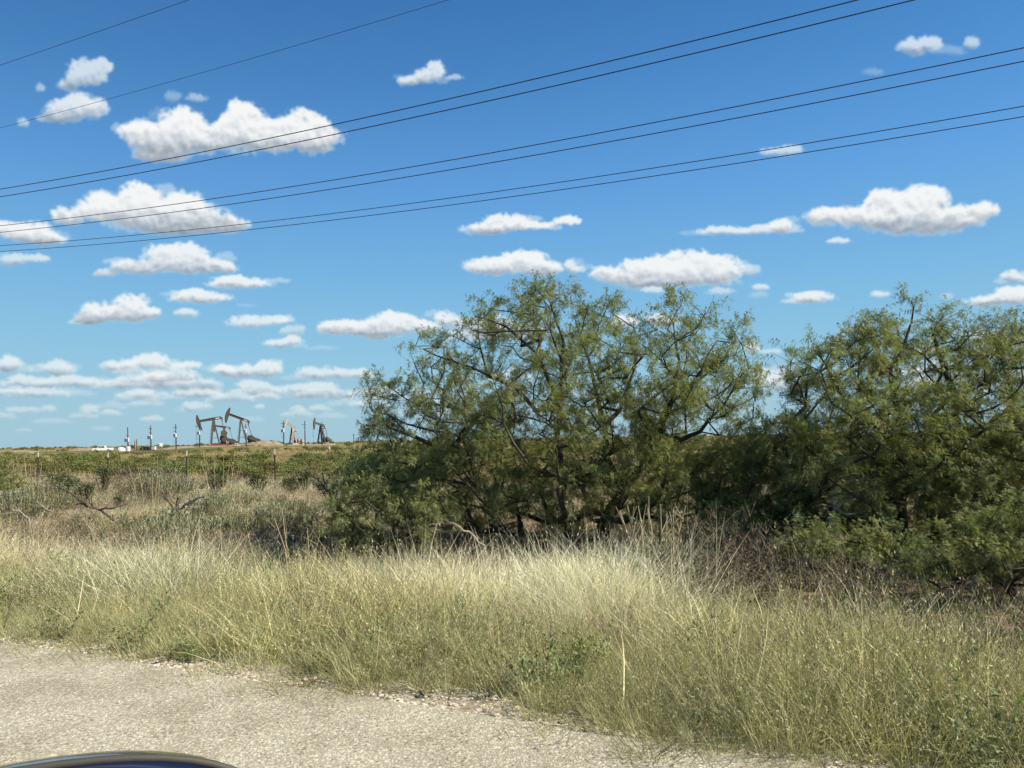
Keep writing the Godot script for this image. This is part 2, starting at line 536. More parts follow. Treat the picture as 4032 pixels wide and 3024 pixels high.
func make_road() -> void:
	var b := MB.new()
	b.smooth = true
	var s := -40.0
	var rows := []
	while s < 420.0:
		rows.append(s)
		s += 0.12 if s < 22.0 else (0.6 if s < 60.0 else 6.0)
	for t in rows:
		var e := road_edge(t)
		for q in [[-7.4, 0.0], [0.0, 0.0], [e - 0.05, 0.0], [e, -0.012], [e + 0.02, -0.09]]:
			var w: Vector2 = ROAD_NORM * q[0] + ROAD_DIR * t
			b.vert(Vector3(w.x, q[1], w.y))
	for k in rows.size() - 1:
		for i in 4:
			var a := k * 5 + i
			b.ix.append_array(PackedInt32Array([a, a + 5, a + 1, a + 1, a + 5, a + 6]))
	# chip seal: pale crushed stone bedded in grey binder
	var W := 1024
	var chips := Image.create(W, W, false, Image.FORMAT_RGB8)
	var bump := Image.create(W, W, false, Image.FORMAT_L8)
	var r := RandomNumberGenerator.new()
	r.seed = 77
	var soft := FastNoiseLite.new()
	soft.seed = 9
	soft.frequency = 0.012
	soft.fractal_octaves = 4
	chips.fill(lin(0.330, 0.308, 0.235))
	bump.fill(Color(0.25, 0.25, 0.25))
	for i in 26000:
		var x := r.randi_range(0, W - 1)
		var y := r.randi_range(0, W - 1)
		var tone := r.randf()
		var col := Vector3(0.480, 0.455, 0.350) * (0.82 + 0.32 * r.randf())
		if tone < 0.035:
			col = Vector3(0.66, 0.63, 0.52)
		elif tone < 0.13:
			col = Vector3(0.20, 0.18, 0.14)
		elif tone < 0.27:
			col = Vector3(0.30, 0.275, 0.215)
		var rad := r.randf_range(1.6, 4.6)
		var squash := r.randf_range(0.6, 1.0)
		var ang := r.randf() * PI
		var ca := cos(ang)
		var sa := sin(ang)
		var c := lin(col.x, col.y, col.z)
		for dy in range(-4, 5):
			for dx in range(-4, 5):
				var u := (dx * ca + dy * sa) / rad
				var v := (-dx * sa + dy * ca) / (rad * squash)
				if u * u + v * v < 1.0:
					chips.set_pixel(posmod(x + dx, W), posmod(y + dy, W), c)
					var hh := 0.55 + 0.4 * (1.0 - u * u - v * v)
					bump.set_pixel(posmod(x + dx, W), posmod(y + dy, W), Color(hh, hh, hh))
	chips.generate_mipmaps()
	var m := mat(1, 1, 1, 0.92)
	m.albedo_texture = ImageTexture.create_from_image(chips)
	m.heightmap_enabled = true
	m.heightmap_texture = ImageTexture.create_from_image(bump)
	m.heightmap_scale = 0.3
	m.uv1_triplanar = true
	m.uv1_world_triplanar = true
	m.uv1_scale = Vector3(0.46, 0.46, 0.46)
	# broad, faint tracks of dust and oil
	m.detail_enabled = true
	m.detail_blend_mode = BaseMaterial3D.BLEND_MODE_MUL
	m.detail_uv_layer = BaseMaterial3D.DETAIL_UV_1
	m.detail_albedo = noise_tex(0.006, FastNoiseLite.TYPE_SIMPLEX_SMOOTH, [[0.2, 0.5, 0.8], [[0.80, 0.785, 0.76], [0.93, 0.92, 0.91], [1.0, 1.0, 1.0]]], 512, 4, 21)
	m.metallic_specular = 0.25
	tag(put("road", b.mesh(m), self), "pale chip-seal road with a ragged crumbling edge", "road", "", "structure")

func stone_mesh(sd: int, m: Material) -> ArrayMesh:
	var r := RandomNumberGenerator.new()
	r.seed = sd
	var b := MB.new()
	var ring := 7
	var layers := [[-0.5, 0.55], [-0.1, 1.0], [0.35, 0.8], [0.6, 0.3]]
	var pts := []
	for l in layers:
		var row := []
		for k in ring:
			var a := TAU * (k + r.randf_range(-0.25, 0.25)) / ring
			var q: float = l[1] * r.randf_range(0.75, 1.15)
			row.append(Vector3(cos(a) * q, l[0] * 0.7 + r.randf_range(-0.08, 0.08), sin(a) * q))
		pts.append(row)
	for k in 3:
		for i in ring:
			var j := (i + 1) % ring
			b.tri(pts[k][i], pts[k][j], pts[k + 1][i])
			b.tri(pts[k][j], pts[k + 1][j], pts[k + 1][i])
	for i in range(1, ring - 1):
		b.tri(pts[3][0], pts[3][i], pts[3][i + 1])
		b.tri(pts[0][0], pts[0][i + 1], pts[0][i])
	return b.mesh(m)

func make_gravel() -> void:
	# the caliche bed of the verge
	var b := MB.new()
	b.smooth = true
	var rows := []
	var s := -20.0
	while s < 90.0:
		rows.append(s)
		s += 0.15 if s < 22.0 else 1.0
	for t in rows:
		var far := 4.28 - 0.2 * (1.0 - smoothstep(-1.0, 3.5, t)) + 0.15 * fine.get_noise_2d(t * 20.0, 55.0)
		for q in 7:
			var p := lerpf(3.6, far, q / 6.0)
			var w: Vector2 = ROAD_NORM * p + ROAD_DIR * t
			b.vert(Vector3(w.x, land(w.x, w.y) + (0.02 if q < 6 else -0.03) + 0.012 * fine.get_noise_2d(t * 90.0, p * 90.0) + (-0.05 if p < 3.7 else 0.0), w.y))
	for k in rows.size() - 1:
		for i in 6:
			var a := k * 7 + i
			b.ix.append_array(PackedInt32Array([a, a + 7, a + 1, a + 1, a + 7, a + 8]))
	var m := mat(1, 1, 1, 0.95)
	m.albedo_texture = noise_tex(0.11, FastNoiseLite.TYPE_CELLULAR, [[0.0, 0.35, 0.7, 1.0], [[0.15, 0.125, 0.085], [0.26, 0.22, 0.155], [0.35, 0.31, 0.235], [0.52, 0.48, 0.40]]], 512, 2, 8)
	m.uv1_triplanar = true
	m.uv1_world_triplanar = true
	m.uv1_scale = Vector3.ONE * 0.9
	tag(put("gravel_path", b.mesh(m), self), "pale caliche verge between the road and the grass", "verge", "", "structure")
	var sm := mat(0.52, 0.48, 0.40, 0.95)
	var r := RandomNumberGenerator.new()
	r.seed = 5
	for kind in 3:
		var places := []
		var tints := []
		for i in 3000:
			var t := r.randf_range(-1.5, 13.0)
			var p := 3.74 + absf(r.randfn(0.0, 0.19))
			if fine.get_noise_2d(t * 25.0, p * 40.0 + kind * 20) < -0.18:
				continue
			var at := spot(p, t)
			at.y += 0.022
			var size := 0.007 + 0.016 * pow(r.randf(), 2.5)
			places.append(Transform3D(Basis.from_euler(Vector3(r.randf_range(-0.4, 0.4), r.randf() * TAU, r.randf_range(-0.4, 0.4))).scaled(Vector3(size, size * 0.75, size * r.randf_range(0.7, 1.2))), at))
			var g := r.randf_range(0.6, 1.25)
			tints.append(Color(g, g * r.randf_range(0.94, 1.0), g * r.randf_range(0.85, 1.0)))
		var o := scatter("gravel", stone_mesh(30 + kind, sm), places, tints, self)
		tag(o, ["loose pale limestone gravel along the road edge", "angular whitish gravel chips strewn on the verge", "rounded buff gravel spilled beside the asphalt"][kind], "gravel", "", "stuff")
	# a few dark scraps lying at the edge
	var rub := mat(0.014, 0.014, 0.016, 0.7)
	for q in [[1658, 2733, 0.045, "black rubber scrap lying close to the road edge by a tuft"], [690, 2568, 0.085, "large black curl of shed tyre rubber under the verge grass"], [1290, 2640, 0.04, "small black rubber scrap half hidden in the grass fringe"]]:
		var d := look(q[0], q[1])
		var at := Vector3(0, EYE, 0) + d * ((EYE + 0.0) / -d.y)
		var g := MB.new()
		g.smooth = true
		var pts := []
		var rad := []
		for k in 7:
			var a := (k / 6.0 - 0.5) * 2.0
			pts.append(Vector3(a * q[2], 0.006 + 0.12 * q[2] * (1 - a * a), 0.3 * q[2] * sin(a * 2.2)))
			rad.append(0.2 * q[2] * (1.0 - 0.7 * a * a))
		g.tube(pts, rad, 6)
		var o := put("tyre_scrap", g.mesh(rub), self)
		o.position = Vector3(at.x, -0.004, at.z)
		o.rotation.y = q[0]
		tag(o, q[3], "debris", "rubber scraps on the verge")


# ---------------------------------------------------------------- grass and low plants
func ribbon(b: MB, root: Vector3, dir: Vector3, length: float, width: float, bend: Vector3, steps := 3) -> Vector3:
	# a blade that leans over towards bend; returns its tip
	var side := dir.cross(Vector3(sin(length * 91.0), 0.0, cos(length * 91.0))).normalized()
	var p := root
	var d := dir
	var w := width
	for k in steps:
		d = (d + bend / steps).normalized()
		var q := p + d * (length / steps)
		var w2 := width * (1.0 - 0.8 * (k + 1.0) / steps)
		if k < steps - 1:
			b.quad(p - side * w * 0.5, p + side * w * 0.5, q + side * w2 * 0.5, q - side * w2 * 0.5)
		else:
			b.tri(p - side * w * 0.5, p + side * w * 0.5, q)
		p = q
		w = w2
	return p

# o: n blades a bunch, h height, spread, lean, width, heads (share of blades with a seed head), dry and green tones;
# bunches of them, of many sizes, over a round of the given reach
func tuft_mesh(o: Dictionary, sd: int, m: Material, bunches := 1, reach := 0.0) -> ArrayMesh:
	var r := RandomNumberGenerator.new()
	r.seed = sd
	var b := MB.new()
	for u in bunches:
		var ca := r.randf() * TAU
		var centre := Vector3(cos(ca), 0, sin(ca)) * reach * sqrt(r.randf())
		var big := 1.0 if bunches == 1 else lerpf(0.50, 1.45, pow(r.randf(), 1.5))
		var drift := Vector3(r.randf_range(-1, 1), 0, r.randf_range(-1, 1)) * (0.0 if bunches == 1 else 0.35)
		var own := 1.0 if bunches == 1 else r.randf_range(0.55, 1.30)
		var greener := 0.0 if bunches == 1 else r.randf_range(-0.45, 0.45)
		for i in int(o.n):
			var a := r.randf() * TAU
			var rad: float = o.spread * big * sqrt(r.randf())
			var out := Vector3(cos(a), 0, sin(a))
			var root := centre + out * rad + Vector3(0, -0.04, 0)
			var h: float = o.h * big * (0.40 + 0.65 * r.randf())
			if r.randf() < 0.04:
				h *= 1.35
			var lean: float = o.lean * r.randf_range(0.2, 1.0)
			var dir := (Vector3.UP + out * lean + drift + Vector3(r.randf_range(-0.25, 0.25), 0, r.randf_range(-0.25, 0.25))).normalized()
			var bend: Vector3 = (out * r.randf_range(0.0, 1.0) + drift + Vector3(r.randf_range(-0.5, 0.5), -0.3, r.randf_range(-0.5, 0.5))) * (o.bend * r.randf_range(0.2, 1.2))
			var t := r.randf()
			var tone: Color = o.dry.lerp(o.green, clampf(t * t * 1.4 * o.greenness + greener + r.randf_range(-0.1, 0.1), 0, 1))
			b.tint = tone * (own * r.randf_range(0.72, 1.25))
			if r.randf() < o.heads:
				var tip := ribbon(b, root, dir, h * 1.15, o.width * 0.7, bend * 0.6, 3)
				var back := (tip - root).normalized()
				b.tint = o.dry * (own * r.randf_range(0.85, 1.15))
				for k in int(o.get("spikes", 7)):
					var f := r.randf() * 0.34 * h
					var p := tip - back * f
					var sp := (back * r.randf_range(0.2, 0.9) + Vector3(r.randf_range(-1, 1), r.randf_range(-0.2, 0.6), r.randf_range(-1, 1)) * 0.8).normalized()
					var l: float = r.randf_range(0.012, 0.034) * o.get("fluff", 1.0)
					var sd2 := sp.cross(back + Vector3(0.1, 0, 0.1)).normalized() * (0.0016 + 0.0010 * r.randf())
					b.tri(p - sd2, p + sd2, p + sp * l)
			else:
				ribbon(b, root, dir, h, o.width, bend, 3)
	return b.mesh(m)

# a low, twiggy dead weed: fine branching stems
func weed_mesh(sd: int, m: Material, h: float, stems: int, leaf: float) -> ArrayMesh:
	var r := RandomNumberGenerator.new()
	r.seed = sd
	var b := MB.new()
	for i in stems:
		var a := r.randf() * TAU
		var dir := (Vector3.UP * r.randf_range(0.3, 1.1) + Vector3(cos(a), 0, sin(a)) * r.randf_range(0.2, 0.9)).normalized()
		var p := Vector3(r.randf_range(-0.06, 0.06), -0.03, r.randf_range(-0.06, 0.06))
		var len := h * r.randf_range(0.6, 1.1)
		b.tint = Color.WHITE * r.randf_range(0.6, 1.2)
		for k in 4:
			var q := p + dir * len * 0.25
			b.tri(p - Vector3(0.0045, 0, 0.002), p + Vector3(0.0045, 0, 0.002), q)
			for t in 3:
				var d2 := (dir + Vector3(r.randf_range(-1, 1), r.randf_range(-0.5, 0.8), r.randf_range(-1, 1)) * 0.9).normalized()
				var l2 := len * r.randf_range(0.12, 0.32)
				var e := q + d2 * l2
				var w := d2.cross(Vector3(0.3, 0.2, 1)).normalized() * 0.0028
				b.tri(q - w, q + w, e)
				if leaf > 0.0:
					for u in 3:
						var lp := q.lerp(e, r.randf())
						var ld := Vector3(r.randf_range(-1, 1), r.randf_range(-0.4, 1), r.randf_range(-1, 1)).normalized() * leaf * r.randf_range(0.6, 1.3)
						var ls := ld.cross(Vector3(0.2, 1, 0.4)).normalized() * leaf * 0.28
						b.tri(lp - ls, lp + ls, lp + ld)
			p = q
			dir = (dir + Vector3(r.randf_range(-0.4, 0.4), r.randf_range(-0.25, 0.3), r.randf_range(-0.4, 0.4))).normalized()
	return b.mesh(m)

func in_view(x: float, z: float, margin := 0.12) -> bool:
	return z < -1.0 and absf(x / -z) < 0.666 + margin + 1.2 / -z

func stand(r: RandomNumberGenerator, at: Vector3, s: float, tilt := 0.12) -> Transform3D:
	return Transform3D(Basis.from_euler(Vector3(r.randf_range(-tilt, tilt), r.randf() * TAU, r.randf_range(-tilt, tilt))).scaled(Vector3(s, s * r.randf_range(0.85, 1.15), s)), at)

func make_grass() -> void:
	var r := RandomNumberGenerator.new()
	r.seed = 11
	var gm := leafy(1, 1, 1, 0.45)
	var straw := Color(0.635, 0.595, 0.355)
	var pale := Color(0.760, 0.705, 0.540)
	var olive := Color(0.330, 0.365, 0.130)
	var grey := Color(0.270, 0.290, 0.170)
	var kinds := [
		{"label": "olive and straw coloured bunch grass growing thick along the verge", "n": 58, "h": 0.42, "spread": 0.15, "lean": 0.6, "bend": 1.3, "width": 0.0044, "heads": 0.25, "dry": straw, "green": olive, "greenness": 1.0, "spikes": 5, "fluff": 0.7},
		{"label": "tall straw coloured grass with feathery seed heads", "n": 52, "h": 0.52, "spread": 0.15, "lean": 0.5, "bend": 1.4, "width": 0.0044, "heads": 0.3, "dry": straw, "green": olive, "greenness": 0.85, "spikes": 6, "fluff": 0.8},
		{"label": "bleached blonde grass standing dense before the mesquite trees", "n": 64, "h": 0.62, "spread": 0.16, "lean": 0.55, "bend": 1.5, "width": 0.0048, "heads": 0.1, "dry": pale, "green": straw, "greenness": 0.5, "spikes": 5, "fluff": 0.8},
		{"label": "short green weeds and grass fringing the gravel", "n": 46, "h": 0.20, "spread": 0.12, "lean": 1.0, "bend": 1.2, "width": 0.0050, "heads": 0.08, "dry": Color(0.36, 0.33, 0.16), "green": Color(0.15, 0.185, 0.065), "greenness": 1.2},
		{"label": "thin bleached grass scattered among the grey brush", "n": 34, "h": 0.36, "spread": 0.17, "lean": 0.6, "bend": 1.3, "width": 0.0056, "heads": 0.2, "dry": pale, "green": Color(0.36, 0.33, 0.18), "greenness": 0.8},
		{"label": "grey-green feathery weeds mixed through the verge grass", "n": 56, "h": 0.38, "spread": 0.16, "lean": 0.8, "bend": 1.1, "width": 0.0048, "heads": 0.45, "dry": Color(0.40, 0.40, 0.24), "green": grey, "greenness": 1.4, "spikes": 8, "fluff": 0.9},
		{"label": "long pale arching stalks standing out of the verge grass", "n": 6, "h": 0.72, "spread": 0.10, "lean": 0.9, "bend": 1.5, "width": 0.0110, "heads": 0.1, "dry": Color(0.62, 0.57, 0.36), "green": Color(0.40, 0.42, 0.20), "greenness": 0.8},
		{"label": "thin dark brown weed stems between the grass bunches", "n": 14, "h": 0.52, "spread": 0.16, "lean": 0.5, "bend": 0.5, "width": 0.0050, "heads": 0.7, "dry": Color(0.20, 0.145, 0.095), "green": Color(0.14, 0.11, 0.07), "greenness": 1.0, "spikes": 10, "fluff": 1.2},
	]
	# single bunches for the ragged edge, rounds of nine for the mass
	var V := 5
	var places := []
	var tints := []
	for k in kinds.size() * V:
		places.append([])
		tints.append([])
	var lay := func(kind: int, whole: bool, q: Vector2, sz: float, g: float, warm: float) -> void:
		var v := kind * V + (r.randi_range(2, 4) if whole else r.randi_range(0, 1))
		places[v].append(stand(r, Vector3(q.x, land(q.x, q.y), q.y), sz, 0.08))
		tints[v].append(Color(g * (1.0 + warm), g, g * (1.0 - warm)))
	for i in 1500:
		# the verge: dense grass from the gravel back to the brush
		var p := 3.9 + 3.9 * r.randf()
		var s := r.randf_range(-0.42 * p - 1.2, 2.4 * p)
		var q := ROAD_NORM * p + ROAD_DIR * s
		if not in_view(q.x, q.y, 0.2):
			continue
		var px := CX + q.x / -q.y * FOCAL
		var belt := 6.3 + 1.0 * smoothstep(1100.0, 1500.0, px) - 1.5 * smoothstep(2350.0, 2650.0, px) + 0.5 * fine.get_noise_2d(q.x * 18.0, q.y * 18.0)
		if p > belt + 0.3 * r.randf():
			continue
		var a := fine.get_noise_2d(q.x * 22.0, q.y * 22.0)
		var c := fine.get_noise_2d(q.x * 9.0 + 500.0, q.y * 9.0)
		if p < verge_edge(s, px) + 0.36:
			continue
		var kind := 0
		var far := smoothstep(4.9, 6.2, p + a * 1.2)
		if r.randf() < 0.24 + 1.5 * c:
			kind = 5
		elif r.randf() < far + 0.15:
			kind = 1
			var blonde := smoothstep(1300.0, 1750.0, px) * (1.0 - smoothstep(2350.0, 2600.0, px)) + 0.4 * (1.0 - smoothstep(300.0, 1000.0, px)) + 0.12
			if r.randf() < 1.4 * blonde * smoothstep(5.2, 6.0, p):
				kind = 2
		var g := r.randf_range(0.85, 1.1) * (1.0 + 0.35 * fine.get_noise_2d(q.x * 35.0, q.y * 35.0 + 90.0))
		lay.call(kind, true, q, r.randf_range(0.8, 1.1) * (1.0 + 0.7 * a) * lerpf(0.72, 1.0, smoothstep(0.3, 1.0, p - verge_edge(s, px))), g, 0.08 * fine.get_noise_2d(q.x * 14.0 + 70.0, q.y * 14.0))
	for i in 4200:
		# its ragged edge
		var s := r.randf_range(-2.8, 10.5)
		var w := ROAD_NORM * 4.0 + ROAD_DIR * s
		var px := CX + w.x / -w.y * FOCAL
		var p := verge_edge(s, px) + absf(r.randfn(0.0, 0.30)) - 0.02
		if r.randf() < 0.05:
			p = 3.8 + 0.3 * r.randf()
		var q := ROAD_NORM * p + ROAD_DIR * s
		if not in_view(q.x, q.y, 0.1) or fine.get_noise_2d(s * 60.0, p * 60.0 + 800.0) < -0.2:
			continue
		var near := p - verge_edge(s, px)
		var kind := 3 if r.randf() < 0.75 - 1.2 * near else (0 if r.randf() < 0.6 else 5)
		lay.call(kind, false, q, r.randf_range(0.5, 1.05) * (1.0 if kind == 3 else lerpf(0.5, 0.9, smoothstep(0.0, 0.5, near))), r.randf_range(0.75, 1.15), 0.0)
	# stalks and stems among it
	for i in 900:
		var p := 4.2 + 3.4 * r.randf()
		var s := r.randf_range(-0.42 * p - 1.2, 2.4 * p)
		var q := ROAD_NORM * p + ROAD_DIR * s
		var c := fine.get_noise_2d(q.x * 16.0 + 60.0, q.y * 16.0)
		if not in_view(q.x, q.y, 0.1) or p > 6.6 + c:
			continue
		var kind := 7 if r.randf() < 0.55 + c else 6
		if kind == 6 and r.randf() < 0.5:
			continue
		lay.call(kind, false, q, r.randf_range(0.6, 1.1), r.randf_range(0.75, 1.2), 0.0)
	# beyond: thinner grass among the brush
	for i in 2300:
		var p := 5.6 + 22.0 * pow(r.randf(), 1.15)
		var s := r.randf_range(-0.42 * p - 1.0, 2.3 * p)
		var q := ROAD_NORM * p + ROAD_DIR * s
		if not in_view(q.x, q.y):
			continue
		var px := CX + q.x / -q.y * FOCAL
		if px > 1500.0 and r.randf() < 0.55:
			continue
		var a := fine.get_noise_2d(q.x * 10.0, q.y * 10.0)
		if a < -0.15 and r.randf() < 0.6:
			continue
		var kind := 4 if r.randf() < 0.8 else (5 if r.randf() < 0.6 else 1)
		lay.call(kind, true, q, r.randf_range(0.6, 1.1) * (1.0 + 0.5 * a), r.randf_range(0.75, 1.05), 0.0)
	for k in kinds.size():
		var holder := base("grass")
		tag(holder, kinds[k].label, "grass", "", "stuff")
		for v in V:
			if places[k * V + v].size():
				var o := scatter("tufts", tuft_mesh(kinds[k], 100 + k * 10 + v, gm, 1 if v < 2 else 7, 0.46), places[k * V + v], tints[k * V + v], holder)
				o.set_meta("kind", "stuff")

# where the grass begins: close to the asphalt, closer still where the verge is overgrown
func verge_edge(s: float, px: float) -> float:
	return 4.0 - 0.17 * smoothstep(1300.0, 2600.0, px) + 0.20 * fine.get_noise_2d(s * 22.0, 400.0) + 0.20 * fine.get_noise_2d(s * 80.0, 30.0)

func make_brush() -> void:
	# dead grey-brown weeds, and the low leafy forbs between them
	var r := RandomNumberGenerator.new()
	r.seed = 23
	var dead := mat(0.300, 0.245, 0.170, 0.9)
	var forb := leafy(0.105, 0.125, 0.050, 0.3)
	var sets := [[], [], [], []]
	var tints := [[], [], [], []]
	for i in 4500:
		var p := 5.3 + 21.5 * pow(r.randf(), 1.25)
		var s := r.randf_range(-0.42 * p - 1.0, 2.3 * p)
		var q := ROAD_NORM * p + ROAD_DIR * s
		if not in_view(q.x, q.y):
			continue
		var px := CX + q.x / -q.y * FOCAL
		if px > 1300.0 and p < 7.6 and px < 2350.0:
			continue
		if px < 1300.0 and p < 6.0 + 0.6 * r.randf():
			continue
		var a := fine.get_noise_2d(q.x * 8.0 + 31.0, q.y * 8.0)
		var green := a > 0.10 and r.randf() < 0.6
		if not green and a < -0.25 and r.randf() < 0.6:
			continue
		var v := (2 if green else 0) + r.randi_range(0, 1)
		sets[v].append(stand(r, Vector3(q.x, land(q.x, q.y), q.y), r.randf_range(0.55, 1.15)))
		var g := r.randf_range(0.75, 1.3)
		tints[v].append(Color(g, g * r.randf_range(0.93, 1.03), g * r.randf_range(0.85, 1.05)))
	for i in 240:
		var p := 4.0 + 2.6 * pow(r.randf(), 1.4)
		var s := r.randf_range(-0.42 * p - 1.0, 2.3 * p)
		var q := ROAD_NORM * p + ROAD_DIR * s
		if not in_view(q.x, q.y) or fine.get_noise_2d(q.x * 25.0, q.y * 25.0 + 40.0) < 0.02:
			continue
		var v := 2 + r.randi_range(0, 1)
		sets[v].append(stand(r, Vector3(q.x, land(q.x, q.y), q.y), r.randf_range(0.6, 1.15)))
		var g := r.randf_range(1.5, 2.4)
		tints[v].append(Color(g, g * r.randf_range(0.98, 1.08), g * r.randf_range(0.8, 1.1)))
	var holder := base("weeds")
	tag(holder, "tangled grey-brown dead weeds covering the ground before the fence", "weeds", "", "stuff")
	var holder2 := base("weeds")
	tag(holder2, "small dull green leafy forbs between the dead weeds", "weeds", "", "stuff")
	for v in 4:
		var m := weed_mesh(200 + v, dead, 0.40, 13, 0.0) if v < 2 else weed_mesh(200 + v, forb, 0.32, 10, 0.028)
		var o := scatter("tufts", m, sets[v], tints[v], holder if v < 2 else holder2)
		o.set_meta("kind", "stuff")

# a sagebrush: upright plumes clothed in narrow silvery leaves over brown stems
func sage_mesh(sd: int, m: Material, h: float, w: float, plumes: int) -> ArrayMesh:
	var r := RandomNumberGenerator.new()
	r.seed = sd
	var b := MB.new()
	for i in plumes:
		var a := r.randf() * TAU
		var out := Vector3(cos(a), 0, sin(a))
		var t := sqrt(r.randf())
		var root := out * t * w * 0.22
		var top := out * t * w * 0.55 + Vector3(r.randf_range(-0.05, 0.05), h * (1.0 - 0.4 * t * t) * r.randf_range(0.75, 1.05), r.randf_range(-0.05, 0.05))
		var bend := (root + top) * 0.5 + out * t * w * 0.12
		var tone := r.randf_range(0.75, 1.2)
		b.tint = Color(0.50, 0.36, 0.26) * tone
		var side := Vector3(-out.z, 0, out.x) * 0.006
		b.tri(root - side, root + side, bend)
		b.tri(bend - side * 0.6, bend + side * 0.6, top)
		b.tint = Color(tone, tone * r.randf_range(0.97, 1.03), tone * r.randf_range(0.88, 1.0))
		for k in 40:
			var f := 0.28 + 0.72 * r.randf()
			var p := root.lerp(bend, f * 2.0) if f < 0.5 else bend.lerp(top, f * 2.0 - 1.0)
			var d := ((top - bend).normalized() * r.randf_range(0.5, 1.1) + Vector3(r.randf_range(-1, 1), r.randf_range(0, 0.5), r.randf_range(-1, 1)) * 0.6).normalized()
			var l := r.randf_range(0.03, 0.065)
			var sw := d.cross(Vector3(r.randf(), 0.3, r.randf())).normalized() * 0.0078
			b.tri(p - sw, p + sw, p + d * l)
	return b.mesh(m)

# a shrub of broad leaves on twigs; leaf in metres
func shrub_mesh(sd: int, m: Material, size: Vector3, leaves: int, leaf: float, clumps: int) -> ArrayMesh:
	var r := RandomNumberGenerator.new()
	r.seed = sd
	var b := MB.new()
	var centres := []
	for i in clumps:
		var d := Vector3(r.randf_range(-1, 1), r.randf_range(-0.2, 1), r.randf_range(-1, 1))
		while d.length() > 1.0:
			d = Vector3(r.randf_range(-1, 1), r.randf_range(-0.2, 1), r.randf_range(-1, 1))
		centres.append([d * 0.8 * r.randf_range(0.6, 1.1), r.randf_range(0.16, 0.36), r.randf_range(0.75, 1.2)])
	for i in leaves:
		var k: Array = centres[r.randi_range(0, clumps - 1)]
		var p: Vector3 = k[0] + Vector3(r.randfn(), r.randfn() * 0.8, r.randfn()) * k[1] * 0.55
		p = Vector3(p.x * size.x * 0.5, maxf(0.02, (p.y * 0.5 + 0.42) * size.y), p.z * size.z * 0.5)
		var d := Vector3(r.randf_range(-1, 1), r.randf_range(-0.5, 1.0), r.randf_range(-1, 1)).normalized()
		var s := d.cross(Vector3(r.randf_range(-1, 1), r.randf_range(-1, 1), r.randf_range(-1, 1))).normalized()
		var l := leaf * r.randf_range(0.6, 1.3)
		b.tint = Color.WHITE * (k[2] * r.randf_range(0.7, 1.3))
		b.quad(p - d * l * 0.5, p + s * l * 0.26, p + d * l * 0.5, p - s * l * 0.26)
	# stems
	b.tint = Color(1.3, 0.85, 0.9)
	for i in mini(clumps, 14):
		var k: Array = centres[i]
		var p: Vector3 = k[0]
		p = Vector3(p.x * size.x * 0.5, (p.y * 0.5 + 0.42) * size.y, p.z * size.z * 0.5)
		var foot := Vector3(p.x * 0.15, -0.05, p.z * 0.15)
		b.bar(foot, p, 0.02 * size.y, 0.02 * size.y)
	return b.mesh(m)


# ---------------------------------------------------------------- mesquite trees
# a leafy twig end: feathery, twice-divided leaves along a thin drooping stem
func spray(b: MB, r: RandomNumberGenerator, root: Vector3, dir: Vector3, leaves: int, stem: float) -> void:
	b.tint = Color(0.42, 0.33, 0.30)
	var side0 := dir.cross(Vector3(0.3, 0.5, 0.8)).normalized() * 0.0026
	var p := root
	var d := dir
	var shade := r.randf_range(0.82, 1.18)
	for i in leaves:
		var q := p + d * (stem / leaves)
		b.tint = Color(0.42, 0.33, 0.30)
		b.tri(p - side0, p + side0, q)
		# one leaf on alternate sides: two rows of narrow leaflets
		var out := (d.cross(Vector3(r.randf_range(-1, 1), r.randf_range(-1, 1), r.randf_range(-1, 1))).normalized() + d * 0.5 + Vector3(0, -0.25, 0)).normalized()
		var tone := shade * r.randf_range(0.78, 1.22)
		b.tint = Color(tone * r.randf_range(0.95, 1.1), tone, tone * r.randf_range(0.8, 1.05))
		var len := r.randf_range(0.055, 0.095)
		for half in 2:
			var dd := (out + out.cross(d).normalized() * (0.4 if half else -0.4)).normalized()
			var flat := dd.cross(Vector3(r.randf_range(-0.5, 0.5), 1, r.randf_range(-0.5, 0.5))).normalized()
			for k in 7:
				var c := q + dd * len * (0.15 + 0.85 * k / 7.0) + Vector3(0, -0.015 * k * k / 49.0, 0)
				for w in [-1.0, 1.0]:
					var e: Vector3 = (flat * w + dd * 0.5 + Vector3(0, r.randf_range(-0.35, 0.1), 0)).normalized() * 0.020 * r.randf_range(0.75, 1.25)
					b.tri(c - dd * 0.0028, c + dd * 0.0034, c + e)
		p = q
		d = (d + Vector3(r.randf_range(-0.25, 0.25), r.randf_range(-0.28, 0.12), r.randf_range(-0.25, 0.25))).normalized()

